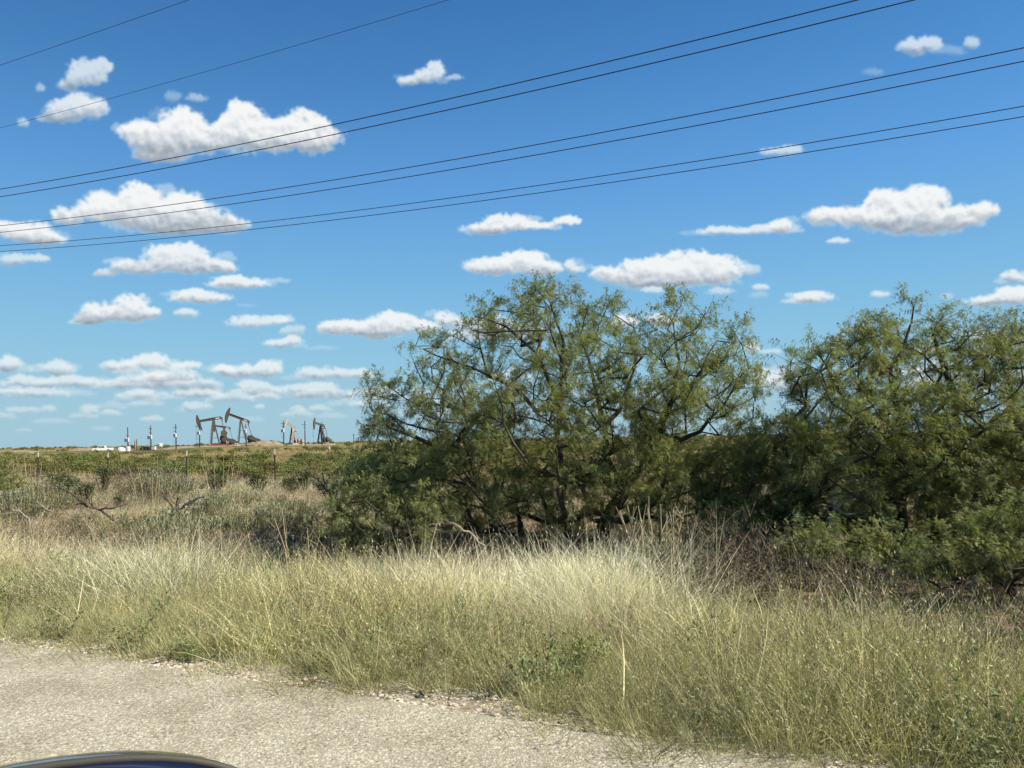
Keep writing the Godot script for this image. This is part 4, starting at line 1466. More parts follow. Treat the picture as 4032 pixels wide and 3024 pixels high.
func make_truck(at: Vector3, turn: float) -> void:
	# a crew-cab pickup, 5.9 m long; the nose is towards -x
	var root := base("pickup_truck", at, turn)
	tag(root, "white pickup truck parked at the edge of the well pad", "truck")
	var b := MB.new()
	b.prism(PackedVector2Array([Vector2(-2.95, 0.5), Vector2(-2.95, 0.95), Vector2(-2.8, 1.12), Vector2(-1.55, 1.2), Vector2(-1.5, 1.22), Vector2(1.0, 1.22), Vector2(1.0, 1.28), Vector2(2.95, 1.28), Vector2(2.95, 0.6), Vector2(2.4, 0.5)]), -0.95, 0.95)
	put("body", b.mesh(M.car_white), root)
	b = MB.new()
	b.prism(PackedVector2Array([Vector2(-1.55, 1.22), Vector2(-0.75, 1.86), Vector2(-0.55, 1.92), Vector2(0.75, 1.9), Vector2(0.98, 1.22)]), -0.80, 0.80)
	put("cab", b.mesh(M.car_white), root)
	for z in [-0.81, 0.81]:
		for w in [[[-1.25, 1.27], [-0.72, 1.76], [-0.32, 1.78], [-0.32, 1.27]], [[-0.2, 1.27], [-0.2, 1.79], [0.62, 1.78], [0.8, 1.27]]]:
			b = MB.new()
			b.prism(PackedVector2Array([Vector2(w[0][0], w[0][1]), Vector2(w[1][0], w[1][1]), Vector2(w[2][0], w[2][1]), Vector2(w[3][0], w[3][1])]), z - 0.012, z + 0.012)
			put("window", b.mesh(M.dark_glass), root)
	b = MB.new()
	b.quad(Vector3(-1.52, 1.28, -0.7), Vector3(-0.83, 1.83, -0.66), Vector3(-0.83, 1.83, 0.66), Vector3(-1.52, 1.28, 0.7))
	put("windshield", b.mesh(M.dark_glass), root)
	b = MB.new()
	b.box(Vector3(-2.97, 0.62, 0), Vector3(0.14, 0.22, 1.8))
	b.box(Vector3(-2.965, 0.88, 0), Vector3(0.05, 0.24, 1.0))
	put("bumper", b.mesh(M.steel), root)
	for z in [-0.72, 0.72]:
		b = MB.new()
		b.box(Vector3(-2.96, 0.92, z), Vector3(0.06, 0.18, 0.34))
		put("headlight", b.mesh(M.steel_bright), root)
	for x in [-1.95, 1.85]:
		for z in [-0.86, 0.86]:
			wheel(root, Vector3(x, 0.42, z), 0.42, 0.27)

func make_oilfield() -> void:
	M.steel = worn(mat(0.075, 0.068, 0.062, 0.7, 0.2), 0.4, 0.6)
	M.steel_bright = mat(0.55, 0.55, 0.55, 0.35, 0.8)
	M.tan = worn(mat(0.080, 0.066, 0.050, 0.7), 0.25, 0.7)
	M.olive = worn(mat(0.090, 0.084, 0.055, 0.7), 0.25, 0.75)
	M.red = worn(mat(0.25, 0.070, 0.050, 0.8), 0.3, 0.6)
	M.white = worn(mat(0.62, 0.62, 0.60, 0.5), 0.5, 0.8)
	M.dirty_white = worn(mat(0.50, 0.45, 0.38, 0.8), 0.9, 0.35)
	M.rusty = worn(mat(0.27, 0.16, 0.10, 0.85), 0.4, 0.6)
	M.can = mat(0.50, 0.53, 0.55, 0.5)
	M.pole = worn(mat(0.036, 0.027, 0.026, 0.95), 0.6, 0.6)
	M.arm = mat(0.20, 0.185, 0.18, 0.8)
	M.white_arm = mat(0.70, 0.70, 0.70, 0.6)
	M.cable = mat(0.03, 0.03, 0.035, 0.6)
	M.rubber = mat(0.018, 0.018, 0.019, 0.85)
	M.car_white = mat(0.80, 0.80, 0.80, 0.3)
	M.car_white.clearcoat_enabled = true
	M.dark_glass = mat(0.012, 0.014, 0.018, 0.08)
	M.dark_green = mat(0.035, 0.045, 0.035, 0.8)
	M.sand = worn(mat(0.38, 0.305, 0.205, 0.98), 0.12, 0.6, 0.03)
	M.sand.heightmap_enabled = false

	pump_jack("big tan pump jack with its horse head dipped behind a transformer pole", on_land(842, 285), 0.34, 1.0, {"m": M.tan, "base": M.red, "tilt": -10.0, "crank": 74.0, "weight": M.olive})
	pump_jack("tall tan pump jack with its horse head raised high", on_land(950, 290), 0.34, 1.0, {"m": M.tan, "base": M.rusty, "tilt": 22.0, "crank": -38.0, "weight": M.olive})
	pump_jack("tan pump jack standing farther off between the two big ones", on_land(884, 415), 0.34, 1.0, {"m": M.tan, "base": M.red, "tilt": 9.0, "crank": -25.0, "weight": M.olive})
	pump_jack("rust-streaked white pump jack seen half from behind beside a pole", on_land(1152, 286), 0.95, 0.66, {"m": M.dirty_white, "base": M.dirty_white, "tilt": 30.0, "crank": -60.0, "weight": M.rusty, "plate": false})
	pump_jack("weathered brown pump jack seen nearly from its head end", on_land(1264, 290), 1.12, 0.72, {"m": M.tan, "base": M.steel, "tilt": 12.0, "crank": -30.0, "weight": M.olive, "plate": false})

	utility_pole("dark pole with three transformers rising behind a white cylindrical tank", 503.5, 262, 1682.5, [[2.6, 1.3, 0.2]], 3, 4.3)
	utility_pole("dark pole with three transformers beside the black steel skid", 594, 264, 1675.5, [[1.0, 1.8, 0.0], [2.4, 1.4, 0.1]], 3, 4.0)
	utility_pole("dark pole with two small transformers standing alone by pale sand", 693, 266, 1669.5, [[1.1, 2.4, -0.2], [2.5, 1.2, -0.2]], 2, 3.9)
	utility_pole("pole with two white transformers before a dipped horse head", 786, 268, 1667, [[1.1, 3.0, -0.4], [2.6, 2.0, 0.3]], 2, 3.3)
	utility_pole("pole with a white box on it between the big tan pump jacks", 969, 268, 1668, [[1.0, 1.0, 0.0]], 2, 2.6)
	utility_pole("pole with two transformers beside the white pump jack", 1117, 272, 1656, [[1.0, 2.0, 0.0], [2.0, 1.6, 0.0]], 2, 3.5)
	utility_pole("bare pole with two pale crossarms between two pump jacks", 1201, 262, 1657, [[1.25, 2.4, -0.1, "white_arm"], [2.4, 1.1, 0.25, "white_arm"]], 0, 0)
	utility_pole("dark pole crossing the brown pump jack", 1268.5, 275, 1661.5, [[0.95, 2.6, 0.0]], 0, 0)
	utility_pole("short far pole near the feathery edge of the broad tree", 1393, 420, 1706, [[0.9, 2.4, 0.0]], 0, 0)
	utility_pole("small far pole behind the white pump jack", 1159.5, 400, 1722, [[0.4, 1.4, 0.0]], 0, 0)

	make_truck(on_land(404, 250), 0.25)
	# tanks and equipment of the well pad
	var b := MB.new()
	b.smooth = false
	b.lathe(Vector3.ZERO, [Vector2(1.35, 0), Vector2(1.35, 0.45), Vector2(1.15, 0.95), Vector2(0.75, 1.25), Vector2(0.3, 1.38), Vector2(0, 1.4)], 20)
	var o := base("dome_tank", on_land(476, 252))
	tag(o, "low white domed tank next to the pickup truck", "tank")
	put("shell", b.mesh(M.white), o)
	b = MB.new()
	b.lathe(Vector3(0, 1.38, 0), [Vector2(0.22, 0), Vector2(0.22, 0.14), Vector2(0, 0.16)], 10)
	put("hatch", b.mesh(M.steel), o)
	o = base("cylinder_tank", on_land(504, 254))
	tag(o, "upright white cylindrical tank in front of a pole", "tank")
	b = MB.new()
	b.lathe(Vector3.ZERO, [Vector2(0.72, 0), Vector2(0.72, 1.35), Vector2(0.5, 1.5), Vector2(0, 1.55)], 20)
	put("shell", b.mesh(M.white), o)
	b = MB.new()
	b.lathe(Vector3(0, 0.62, 0), [Vector2(0.735, 0), Vector2(0.735, 0.08)], 20)
	put("band", b.mesh(M.steel), o)
	o = base("vent_stack", on_land(535, 258))
	tag(o, "pale and brown twin vent stack", "stack")
	b = MB.new()
	b.lathe(Vector3(-0.2, 0, 0), [Vector2(0.3, 0), Vector2(0.3, 3.2), Vector2(0.22, 3.4), Vector2(0, 3.45)], 12)
	put("pipe", b.mesh(M.sand), o)
	b = MB.new()
	b.lathe(Vector3(0.28, 0, 0), [Vector2(0.16, 0), Vector2(0.16, 3.9), Vector2(0, 3.95)], 10)
	put("pipe", b.mesh(M.rusty), o)
	o = base("equipment_skid", on_land(568, 256), 0.1)
	tag(o, "black open steel frame of pumps and pipes on the well pad", "machinery")
	b = MB.new()
	for x in [-1.9, -0.6, 0.7, 1.9]:
		for z in [-0.7, 0.7]:
			b.bar(Vector3(x, 0, z), Vector3(x, 1.65, z), 0.1, 0.1)
	for y in [0.15, 1.6]:
		for z in [-0.7, 0.7]:
			b.bar(Vector3(-1.95, y, z), Vector3(1.95, y, z), 0.1, 0.1)
	put("frame", b.mesh(M.steel), o)
	b = MB.new()
	b.box(Vector3(0.8, 0.75, 0), Vector3(1.9, 1.1, 1.0))
	b.lathe(Vector3(-1.0, 0.2, 0), [Vector2(0.4, 0), Vector2(0.4, 0.9), Vector2(0, 1.0)], 12)
	put("pump", b.mesh(M.dark_green), o)
	b = MB.new()
	b.tube([Vector3(-2.6, 0.1, 0.3), Vector3(-2.6, 0.6, 0.3), Vector3(-1.0, 0.6, 0.3), Vector3(-1.0, 0.95, 0.1)], [0.09, 0.09, 0.09, 0.09], 6)
	put("pipe", b.mesh(M.steel), o)
	o = base("chemical_tote", on_land(605, 255))
	tag(o, "white boxy chemical tote beside a pole", "container")
	b = MB.new()
	b.box(Vector3(0, 0.78, 0), Vector3(1.1, 1.1, 1.0))
	put("tank", b.mesh(M.white), o)
	b = MB.new()
	b.box(Vector3(0, 0.11, 0), Vector3(1.2, 0.22, 1.1))
	put("pallet", b.mesh(M.steel), o)
	o = base("elevated_tank", on_land(630, 262))
	tag(o, "white tank raised on legs above the sand", "tank")
	b = MB.new()
	b.lathe(Vector3(0, 1.0, 0), [Vector2(0, 0), Vector2(0.6, 0.1), Vector2(0.78, 0.25), Vector2(0.78, 1.1), Vector2(0.6, 1.22), Vector2(0, 1.26)], 18)
	put("tank", b.mesh(M.white), o)
	for x in [-0.55, 0.55]:
		for z in [-0.45, 0.45]:
			b = MB.new()
			b.bar(Vector3(x, -0.05, z), Vector3(x, 1.2, z), 0.1, 0.1)
			put("leg", b.mesh(M.dirty_white), o)
	o = base("pipe_rack", on_land(776, 270))
	tag(o, "low grey pipe rail beside the pole with two white transformers", "rail")
	for x in [-0.85, 0.0, 0.85]:
		b = MB.new()
		b.bar(Vector3(x, -0.05, 0), Vector3(x, 0.85, 0), 0.1, 0.1)
		put("post", b.mesh(M.steel), o)
	for y in [0.25, 0.52, 0.8]:
		b = MB.new()
		b.bar(Vector3(-0.95, y, 0.06), Vector3(0.95, y, 0.06), 0.09, 0.06)
		put("rail", b.mesh(M.arm), o)
	o = base("electrical_cabinet", on_land(931, 272), 0.1)
	tag(o, "small white electrical cabinet with a dark emblem by the red skid", "cabinet")
	b = MB.new()
	b.box(Vector3(0, 0.62, 0), Vector3(1.05, 1.0, 0.4))
	put("box", b.mesh(M.white), o)
	b = MB.new()
	b.box(Vector3(0, 0.06, 0), Vector3(0.6, 0.14, 0.3))
	put("foot", b.mesh(M.steel), o)
	b = MB.new()
	var star := PackedVector2Array()
	for k in 10:
		var a := TAU * k / 10.0 + PI / 2
		star.append(Vector2(cos(a), sin(a)) * (0.26 if k % 2 == 0 else 0.12))
	b.prism(star, 0.2, 0.215, Vector3(0, 0.64, 0))
	put("emblem", b.mesh(M.steel), o)
	for q in [[1285, 1751, 0.3, 0.5, "narrow white meter box at the foot of the brown pump jack"], [1291, 1753, 0.55, 0.55, "squat white meter box next to the narrow one"], [975, 1748, 0.3, 0.7, "tall white meter box behind the earth heap"]]:
		o = base("meter_box", on_land(q[0], 275))
		tag(o, q[4], "box", "meter boxes on the oil field")
		b = MB.new()
		b.box(Vector3(0, 0.45 + q[3] * 0.5, 0), Vector3(q[2], q[3], 0.25))
		put("box", b.mesh(M.white), o)
		b = MB.new()
		b.bar(Vector3(0, -0.05, 0), Vector3(0, 0.45, 0), 0.08, 0.08)
		put("post", b.mesh(M.steel), o)

# heaps of bare earth
func make_heap(label: String, px: float, z: float, w: float, d: float, h: float, sd: float, m: Material, called := "hill") -> void:
	var foot := on_land(px, z)
	var b := MB.new()
	b.smooth = true
	var n := 34
	var f := func(u: float, v: float) -> float:
		var r := Vector2(u, v).length() * (1.0 + 0.22 * fine.get_noise_2d(u * 60.0 + sd, v * 60.0))
		return h * (pow(maxf(0.0, 1.0 - r * r), 0.9) * (0.9 + 0.35 * fine.get_noise_2d(u * 160.0 + sd, v * 160.0)) + 0.05 * fine.get_noise_2d(u * 700.0, v * 700.0 + sd)) - 0.12
	for j in n + 1:
		for i in n + 1:
			var u := i / float(n) * 2.2 - 1.1
			var v := j / float(n) * 2.2 - 1.1
			var y: float = f.call(u, v)
			var nn := Vector3((f.call(u - 0.03, v) - f.call(u + 0.03, v)) / (0.06 * w), 1.0, (f.call(u, v - 0.03) - f.call(u, v + 0.03)) / (0.06 * d)).normalized()
			var g := 0.8 + 0.5 * fine.get_noise_2d(u * 300.0 + sd, v * 300.0)
			b.tint = Color(g, g * 0.98, g * 0.95)
			b.vert(Vector3(u * w, y, v * d), nn)
	for j in n:
		for i in n:
			var a := j * (n + 1) + i
			b.ix.append_array(PackedInt32Array([a, a + 1, a + n + 1, a + 1, a + n + 2, a + n + 1]))
	var o := put(called, b.mesh(m), self)
	o.position = foot
	tag(o, label, "mound", "", "structure")

func make_pad(label: String, px: float, z: float, w: float, d: float) -> void:
	var foot := on_land(px, z)
	var b := MB.new()
	var top := 0.31
	var low := -0.7
	var k := 1.8
	var up := [Vector3(-w, top, -d), Vector3(w, top, -d), Vector3(w, top, d), Vector3(-w, top, d)]
	var dn := [Vector3(-w - k, low, -d - k), Vector3(w + k, low, -d - k), Vector3(w + k, low, d + k), Vector3(-w - k, low, d + k)]
	b.quad(up[0], up[1], up[2], up[3])
	for i in 4:
		b.quad(up[i], dn[i], dn[(i + 1) % 4], up[(i + 1) % 4])
	var o := put("well_pad_ground", b.mesh(M.sand), self)
	o.position = foot
	tag(o, label, "ground", "", "structure")

func make_heaps() -> void:
	make_pad("bare caliche pad under the two big pump jacks", 905, 290, 15.0, 7.0)
	make_pad("bare caliche pad under the farther pump jack", 884, 415, 10.0, 6.0)
	make_pad("small bare pad under the white pump jack", 1152, 286, 4.0, 5.0)
	make_pad("small bare pad under the weathered brown pump jack", 1264, 290, 4.0, 5.0)
	make_heap("heap of bare buff earth beside the pump jacks", 1042, 272, 8.0, 5.0, 2.0, 3.0, M.sand)
	make_heap("low shoulder of bare earth trailing from the heap", 955, 276, 6.0, 4.0, 1.0, 13.0, M.sand)
	make_heap("pale sand bank behind the well pad", 715, 285, 8.0, 6.0, 0.9, 31.0, M.sand)
	make_heap("strip of pale sand by the white tanks", 650, 270, 5.0, 4.0, 0.45, 41.0, M.sand)
	make_heap("far ridge of pale sand above the scrub", 340, 330, 11.0, 8.0, 1.5, 51.0, M.sand)
	make_heap("small white patch of sand in the scrub", 122, 240, 0.9, 0.9, 0.6, 61.0, M.dirty_white)
	make_heap("low sandy rise at the skyline", 60, 300, 10.0, 6.0, 0.9, 71.0, M.sand)


# ---------------------------------------------------------------- fence, stakes, overhead line, car
func make_fence() -> void:
	var root := base("wire_fence", spot(24.0, 0.0))
	tag(root, "barbed wire fence on thin white-tipped steel posts across the scrub", "fence")
	var o := root.position
	var steel := worn(mat(0.085, 0.055, 0.045, 0.9), 2.0, 0.6)
	var tipm := mat(0.62, 0.60, 0.48, 0.8)
	var stops := []
	for k in range(-7, 10):
		var s := 21.72 + 4.92 * k
		var foot := spot(24.0, s)
		stops.append(foot)
		var b := MB.new()
		var lean := Vector3(sin(k * 7.1) * 0.03, 0, cos(k * 3.7) * 0.03)
		# a T-section post: web and flange
		b.bar(foot - o + Vector3(0, -0.1, 0), foot - o + Vector3(0, 1.22, 0) + lean, 0.055, 0.014)
		b.bar(foot - o + Vector3(0, -0.1, -0.02), foot - o + Vector3(0, 1.22, -0.02) + lean, 0.014, 0.04)
		var p := put("post", b.mesh(steel), root)
		b = MB.new()
		b.bar(foot - o + Vector3(0, 1.2, 0) + lean, foot - o + Vector3(0, 1.42, 0) + lean * 1.2, 0.048, 0.026)
		put("tip", b.mesh(tipm), p)
	for h in [1.14, 0.80, 0.52, 0.24]:
		var b := MB.new()
		b.smooth = true
		var pts := []
		var rad := []
		for k in stops.size():
			pts.append(stops[k] - o + Vector3(0, h + 0.015 * sin(k * 5.0 + h * 9.0), 0.02))
			rad.append(0.0055)
			if k < stops.size() - 1:
				pts.append((stops[k] + stops[k + 1]) * 0.5 - o + Vector3(0, h - 0.025 + 0.02 * sin(k * 2.0 + h * 20.0), 0.02))
				rad.append(0.0055)
		b.tube(pts, rad, 4)
		# barbs
		for k in stops.size() - 1:
			for t in 34:
				var q: Vector3 = stops[k].lerp(stops[k + 1], (t + 0.5) / 34.0) - o + Vector3(0, h - 0.05 * (1.0 - absf((t + 0.5) / 17.0 - 1.0)) * 0.5, 0.02)
				b.tube([q + Vector3(-0.006, -0.02, 0), q + Vector3(0.006, 0.02, 0)], [0.0025, 0.0025], 3, false)
		put("wire", b.mesh(steel), root)

func make_stakes() -> void:
	var foot := on_land(1326, 14.0)
	var root := base("survey_stake", foot)
	tag(root, "short whitewashed wooden stake among dark branches", "stake")
	var b := MB.new()
	b.bar(Vector3(0, -0.1, 0), Vector3(0.01, 0.62, 0), 0.03, 0.022)
	put("stake", b.mesh(M.pole), root)
	b = MB.new()
	b.bar(Vector3(0.01, 0.6, 0), Vector3(0.012, 0.985, 0), 0.034, 0.026)
	put("painted_top", b.mesh(M.dirty_white), root)
	foot = on_land(1296, 92.0)
	root = base("pipeline_marker", foot)
	tag(root, "grey marker post with a white cap and orange sign beyond the fence", "marker post")
	b = MB.new()
	b.tube([Vector3(0, -0.1, 0), Vector3(0, 1.05, 0)], [0.06, 0.06], 8)
	put("post", b.mesh(M.arm), root)
	b = MB.new()
	b.lathe(Vector3(0, 1.05, 0), [Vector2(0.09, 0), Vector2(0.09, 0.22), Vector2(0.05, 0.28), Vector2(0, 0.29)], 10)
	put("cap", b.mesh(M.white), root)
	b = MB.new()
	b.box(Vector3(-0.17, 0.5, 0.03), Vector3(0.24, 0.42, 0.02))
	put("sign", b.mesh(M.red), root)

# rows are three points of a wire in the photograph; d its distance across the road
func make_lines() -> void:
	var conductor := mat(0.030, 0.032, 0.040, 0.55, 0.3)
	var wires := [
		["thin upper shield wire of the power line, higher of the two", 20.5, 0.0085, [[0, 257], [313, 150], [742, 0]]],
		["thin upper shield wire of the power line, lower of the two", 24.5, 0.0085, [[0, 504], [748, 300], [1765, 0]]],
		["upper cable of the highest twin pair overhead", 22.0, 0.0165, [[0, 745], [1800, 382], [3376, 0]]],
		["lower cable of the highest twin pair overhead", 22.0, 0.0165, [[0, 775], [1800, 425], [3598, 0]]],
		["upper cable of the middle twin pair overhead", 26.0, 0.0165, [[0, 889], [1800, 626], [4032, 188]]],
		["lower cable of the middle twin pair overhead", 26.0, 0.0165, [[0, 915], [1800, 664], [4032, 241]]],
		["upper cable of the lowest twin pair overhead", 30.0, 0.0165, [[0, 967], [1800, 776], [4032, 418]]],
		["lower cable of the lowest twin pair overhead", 30.0, 0.0165, [[0, 990], [1800, 804], [4032, 459]]],
	]
	for w in wires:
		var ss := []
		var hh := []
		for q in w[3]:
			var d := look(q[0], q[1])
			var z: float = w[1] / across(d.x, d.z)
			var p := Vector3(0, EYE, 0) + d * z
			ss.append(along(p.x, p.z))
			hh.append(p.y)
		# the sagging curve through the three points
		var a: float = ((hh[2] - hh[0]) / (ss[2] - ss[0]) - (hh[1] - hh[0]) / (ss[1] - ss[0])) / (ss[2] - ss[1])
		a = clampf(a, 0.0, 0.0012)
		var m: float = (hh[2] - hh[0]) / (ss[2] - ss[0]) - a * (ss[2] + ss[0])
		var c: float = hh[0] - a * ss[0] * ss[0] - m * ss[0]
		var pts := []
		var rad := []
		for k in 61:
			var s := lerpf(-35.0, 75.0, k / 60.0)
			var q: Vector2 = ROAD_NORM * w[1] + ROAD_DIR * s
			pts.append(Vector3(q.x, a * s * s + m * s + c, q.y))
			rad.append(w[2])
		var b := MB.new()
		b.smooth = true
		b.tube(pts, rad, 6)
		var o := put("overhead_cable", b.mesh(conductor), self)
		tag(o, w[0], "cable", "cables of the power line")

func make_car() -> void:
	# the near side of the car that the picture is taken from: door mirror, door and front wing, below the view
	var at := ROAD_NORM * 0.39 + ROAD_DIR * 0.635
	var root := base("car", Vector3(at.x, 0, at.y), atan2(-ROAD_DIR.y, ROAD_DIR.x))   # x forward, z towards the verge
	tag(root, "dark blue car with a rounded door mirror at the road edge", "car")
	var paint := mat(0.006, 0.012, 0.040, 0.25)
	paint.clearcoat_enabled = true
	paint.clearcoat_roughness = 0.05
	var trim := mat(0.040, 0.037, 0.031, 0.7)
	# mirror shell: full towards the front, a shallower bulge behind, a trim band round the joint
	var b := MB.new()
	b.smooth = true
	var nu := 48
	for side in [1.0, -1.0]:
		var nv := 12
		var first := b.v.size()
		var thick := 0.115 if side > 0.0 else 0.02
		for j in nv + 1:
			var f := sin(j / float(nv) * PI / 2)
			var shrink := cos(j / float(nv) * PI / 2)
			for i in nu:
				var a := TAU * i / nu
				var z := signf(cos(a)) * pow(absf(cos(a)), 0.85) * 0.205 * shrink
				var y := signf(sin(a)) * pow(absf(sin(a)), 0.85) * 0.090 * shrink
				b.vert(Vector3(side * f * thick, y, z), Vector3(side * f * shrink * 0.3 / thick * 0.1 + side * f * 0.4, y * 9.0, z * 6.0).normalized())
		for j in nv:
			for i in nu:
				var p := first + j * nu + i
				var q := first + j * nu + (i + 1) % nu
				b.ix.append_array(PackedInt32Array([p, p + nu, q, q, p + nu, q + nu] if side < 0.0 else [p, q, p + nu, q, q + nu, p + nu]))
	var shell := put("mirror_housing", b.mesh(paint), root)
	shell.position = Vector3(0.0, 1.148, 0.0)
	shell.rotation.y = deg_to_rad(-40.0)
	b = MB.new()
	b.smooth = true
	var ring := []
	var rr := []
	for i in nu + 1:
		var a := TAU * i / nu
		ring.append(Vector3(0.0, signf(sin(a)) * pow(absf(sin(a)), 0.85) * 0.091, signf(cos(a)) * pow(absf(cos(a)), 0.85) * 0.206))
		rr.append(0.0036)
	b.tube(ring, rr, 10, false)
	put("trim_band", b.mesh(trim), shell)
	b = MB.new()
	b.bar(Vector3(0.05, 1.12, -0.10), Vector3(0.05, 1.02, -0.24), 0.07, 0.05)
	put("mirror_arm", b.mesh(trim), root)
	b = MB.new()
	b.prism(PackedVector2Array([Vector2(-1.05, 0.32), Vector2(-1.05, 1.03), Vector2(0.12, 1.03), Vector2(0.16, 0.95), Vector2(0.16, 0.32)]), -0.30, -0.22)
	put("door", b.mesh(paint), root)
	b = MB.new()
	b.prism(PackedVector2Array([Vector2(0.17, 0.32), Vector2(0.17, 0.96), Vector2(1.3, 0.86), Vector2(1.55, 0.7), Vector2(1.58, 0.35), Vector2(1.30, 0.32), Vector2(1.25, 0.55), Vector2(1.05, 0.72), Vector2(0.80, 0.72), Vector2(0.58, 0.55), Vector2(0.52, 0.32)]), -0.32, -0.23)
	put("fender", b.mesh(paint), root)
	wheel(root, Vector3(0.91, 0.33, -0.42), 0.33, 0.21)
	wheel(root, Vector3(-1.75, 0.33, -0.42), 0.33, 0.21)
	b = MB.new()
	b.box(Vector3(-0.42, 0.28, -0.55), Vector3(3.2, 0.14, 0.5))
	put("chassis", b.mesh(M.steel), root)


# ---------------------------------------------------------------- shrubs, dead wood, far scrub
func make_shrubs() -> void:
	var sage := leafy(0.350, 0.365, 0.235, 0.3)
	var sages := [sage_mesh(1, sage, 0.9, 1.15, 150), sage_mesh(2, sage, 0.62, 0.95, 130), sage_mesh(3, sage, 0.75, 1.3, 170)]
	var list := [
		[40, 17.0, 1, 1.35, "silvery sagebrush spreading low in front of the leafy mesquite shrub"],
		[168, 18.5, 0, 1.2, "tall silvery sagebrush with brown stems beside the low one"],
		[640, 23.0, 2, 1.35, "broad pale sagebrush between leafy scrub shrubs"],
		[700, 12.0, 1, 1.15, "upright grey-green sagebrush behind the roadside grass"],
		[1000, 13.4, 2, 1.05, "wide green-grey sagebrush near the broad tree's lowest boughs"],
		[835, 17.0, 1, 1.0, "small sagebrush behind a fallen forked branch"],
		[1120, 15.0, 1, 1.1, "sagebrush half lost among bleached weeds"],
		[2610, 8.2, 1, 1.0, "grey sagebrush below a cluster of dry canes"],
		[930, 20.0, 2, 0.8, "flat-topped sagebrush before the fence"],
	]
	for q in list:
		var at := on_land(q[0], q[1])
		var o := base("sagebrush", at, q[0])
		o.scale = Vector3.ONE * q[3]
		tag(o, q[4], "sagebrush", "sagebrush in the scrub")
		var f := put("foliage", sages[q[2]], o)
		f.set_meta("kind", "stuff")
	# brown, dried-out brush
	var dry := mat(0.185, 0.150, 0.100, 0.95)
	var dries := [weed_mesh(301, dry, 0.95, 60, 0.016), weed_mesh(302, dry, 0.8, 70, 0.02)]
	for q in [
		[385, 26.0, 0, 1.0, "round brown dead bush by a clump of glossy oak leaves"], [500, 25.0, 1, 1.2, "purplish brown dead bush before the green thicket"],
		[585, 22.5, 0, 0.9, "brown dead bush beside the broad pale sagebrush"], [890, 15.2, 1, 0.7, "low brown dead bush beside the wide sagebrush"],
		[1185, 12.0, 0, 0.75, "twiggy dead bush beside the low leafy shrub"], [2900, 8.4, 1, 1.0, "brown dead bush under the edge of the dense mesquite"],
		[2700, 7.7, 0, 0.8, "small dark dead bush near the dry canes"], [2560, 7.5, 1, 0.75, "grey tangled dead bush behind the dry canes"], [2820, 7.3, 1, 0.8, "leaning tangle of grey dead twigs before the brown dead bush"], [3080, 7.2, 0, 0.75, "low dead bush where the wide green shrub ends"], [3330, 7.1, 1, 0.65, "flattened dead bush in front of the wide green shrub"],
		[60, 12.0, 1, 0.6, "matted brown bush behind the verge grass"], [330, 12.6, 0, 0.7, "wiry brown bush under a fallen dark branch"], [560, 11.6, 1, 0.65, "low wiry bush among bleached stalks"]]:
		var o := base("dead_bush", on_land(q[0], q[1]), q[0])
		o.scale = Vector3(1.2, 1.0, 1.2) * q[3]
		tag(o, q[4], "bush", "dead bushes in the scrub")
		put("branches", dries[q[2]], o).set_meta("kind", "stuff")
	# scrub oak with small leathery leaves
	var oak := leafy(0.080, 0.098, 0.042, 0.25, 0.5)
	var oaks := [shrub_mesh(401, oak, Vector3(1.3, 1.0, 1.2), 900, 0.06, 22), shrub_mesh(402, oak, Vector3(0.8, 1.25, 0.8), 620, 0.06, 16), shrub_mesh(403, oak, Vector3(2.2, 1.0, 1.4), 1300, 0.06, 30)]
	for q in [
		[402, 27.0, 1, 1.1, "upright scrub oak with glossy leaves next to a fence post"], [1012, 25.5, 0, 0.95, "scrub oak clump in front of the wire fence"],
		[1135, 25.0, 0, 0.8, "small scrub oak beyond a white-tipped post"], [1195, 26.0, 0, 1.0, "scrub oak with sunlit leaves by dark bare branches"],
		[1300, 21.0, 2, 0.9, "scrub oak thicket around the whitewashed stake"], [850, 24.5, 2, 0.9, "wide scrub oak below tall yellow stalks"],
		[250, 25.0, 2, 1.1, "wide scrub oak behind the tall silvery sagebrush"], [330, 22.5, 0, 0.85, "dull scrub oak over a dark fallen branch"],
		[560, 25.8, 1, 0.85, "narrow scrub oak with a few yellow leaves"], [470, 20.0, 0, 0.6, "small rusty-leaved scrub oak among dead twigs"]]:
		var o := base("scrub_oak", on_land(q[0], q[1]), q[0])
		o.scale = Vector3.ONE * q[3]
		tag(o, q[4], "shrub", "scrub oaks near the fence")
		put("foliage", oaks[q[2]], o).set_meta("kind", "stuff")

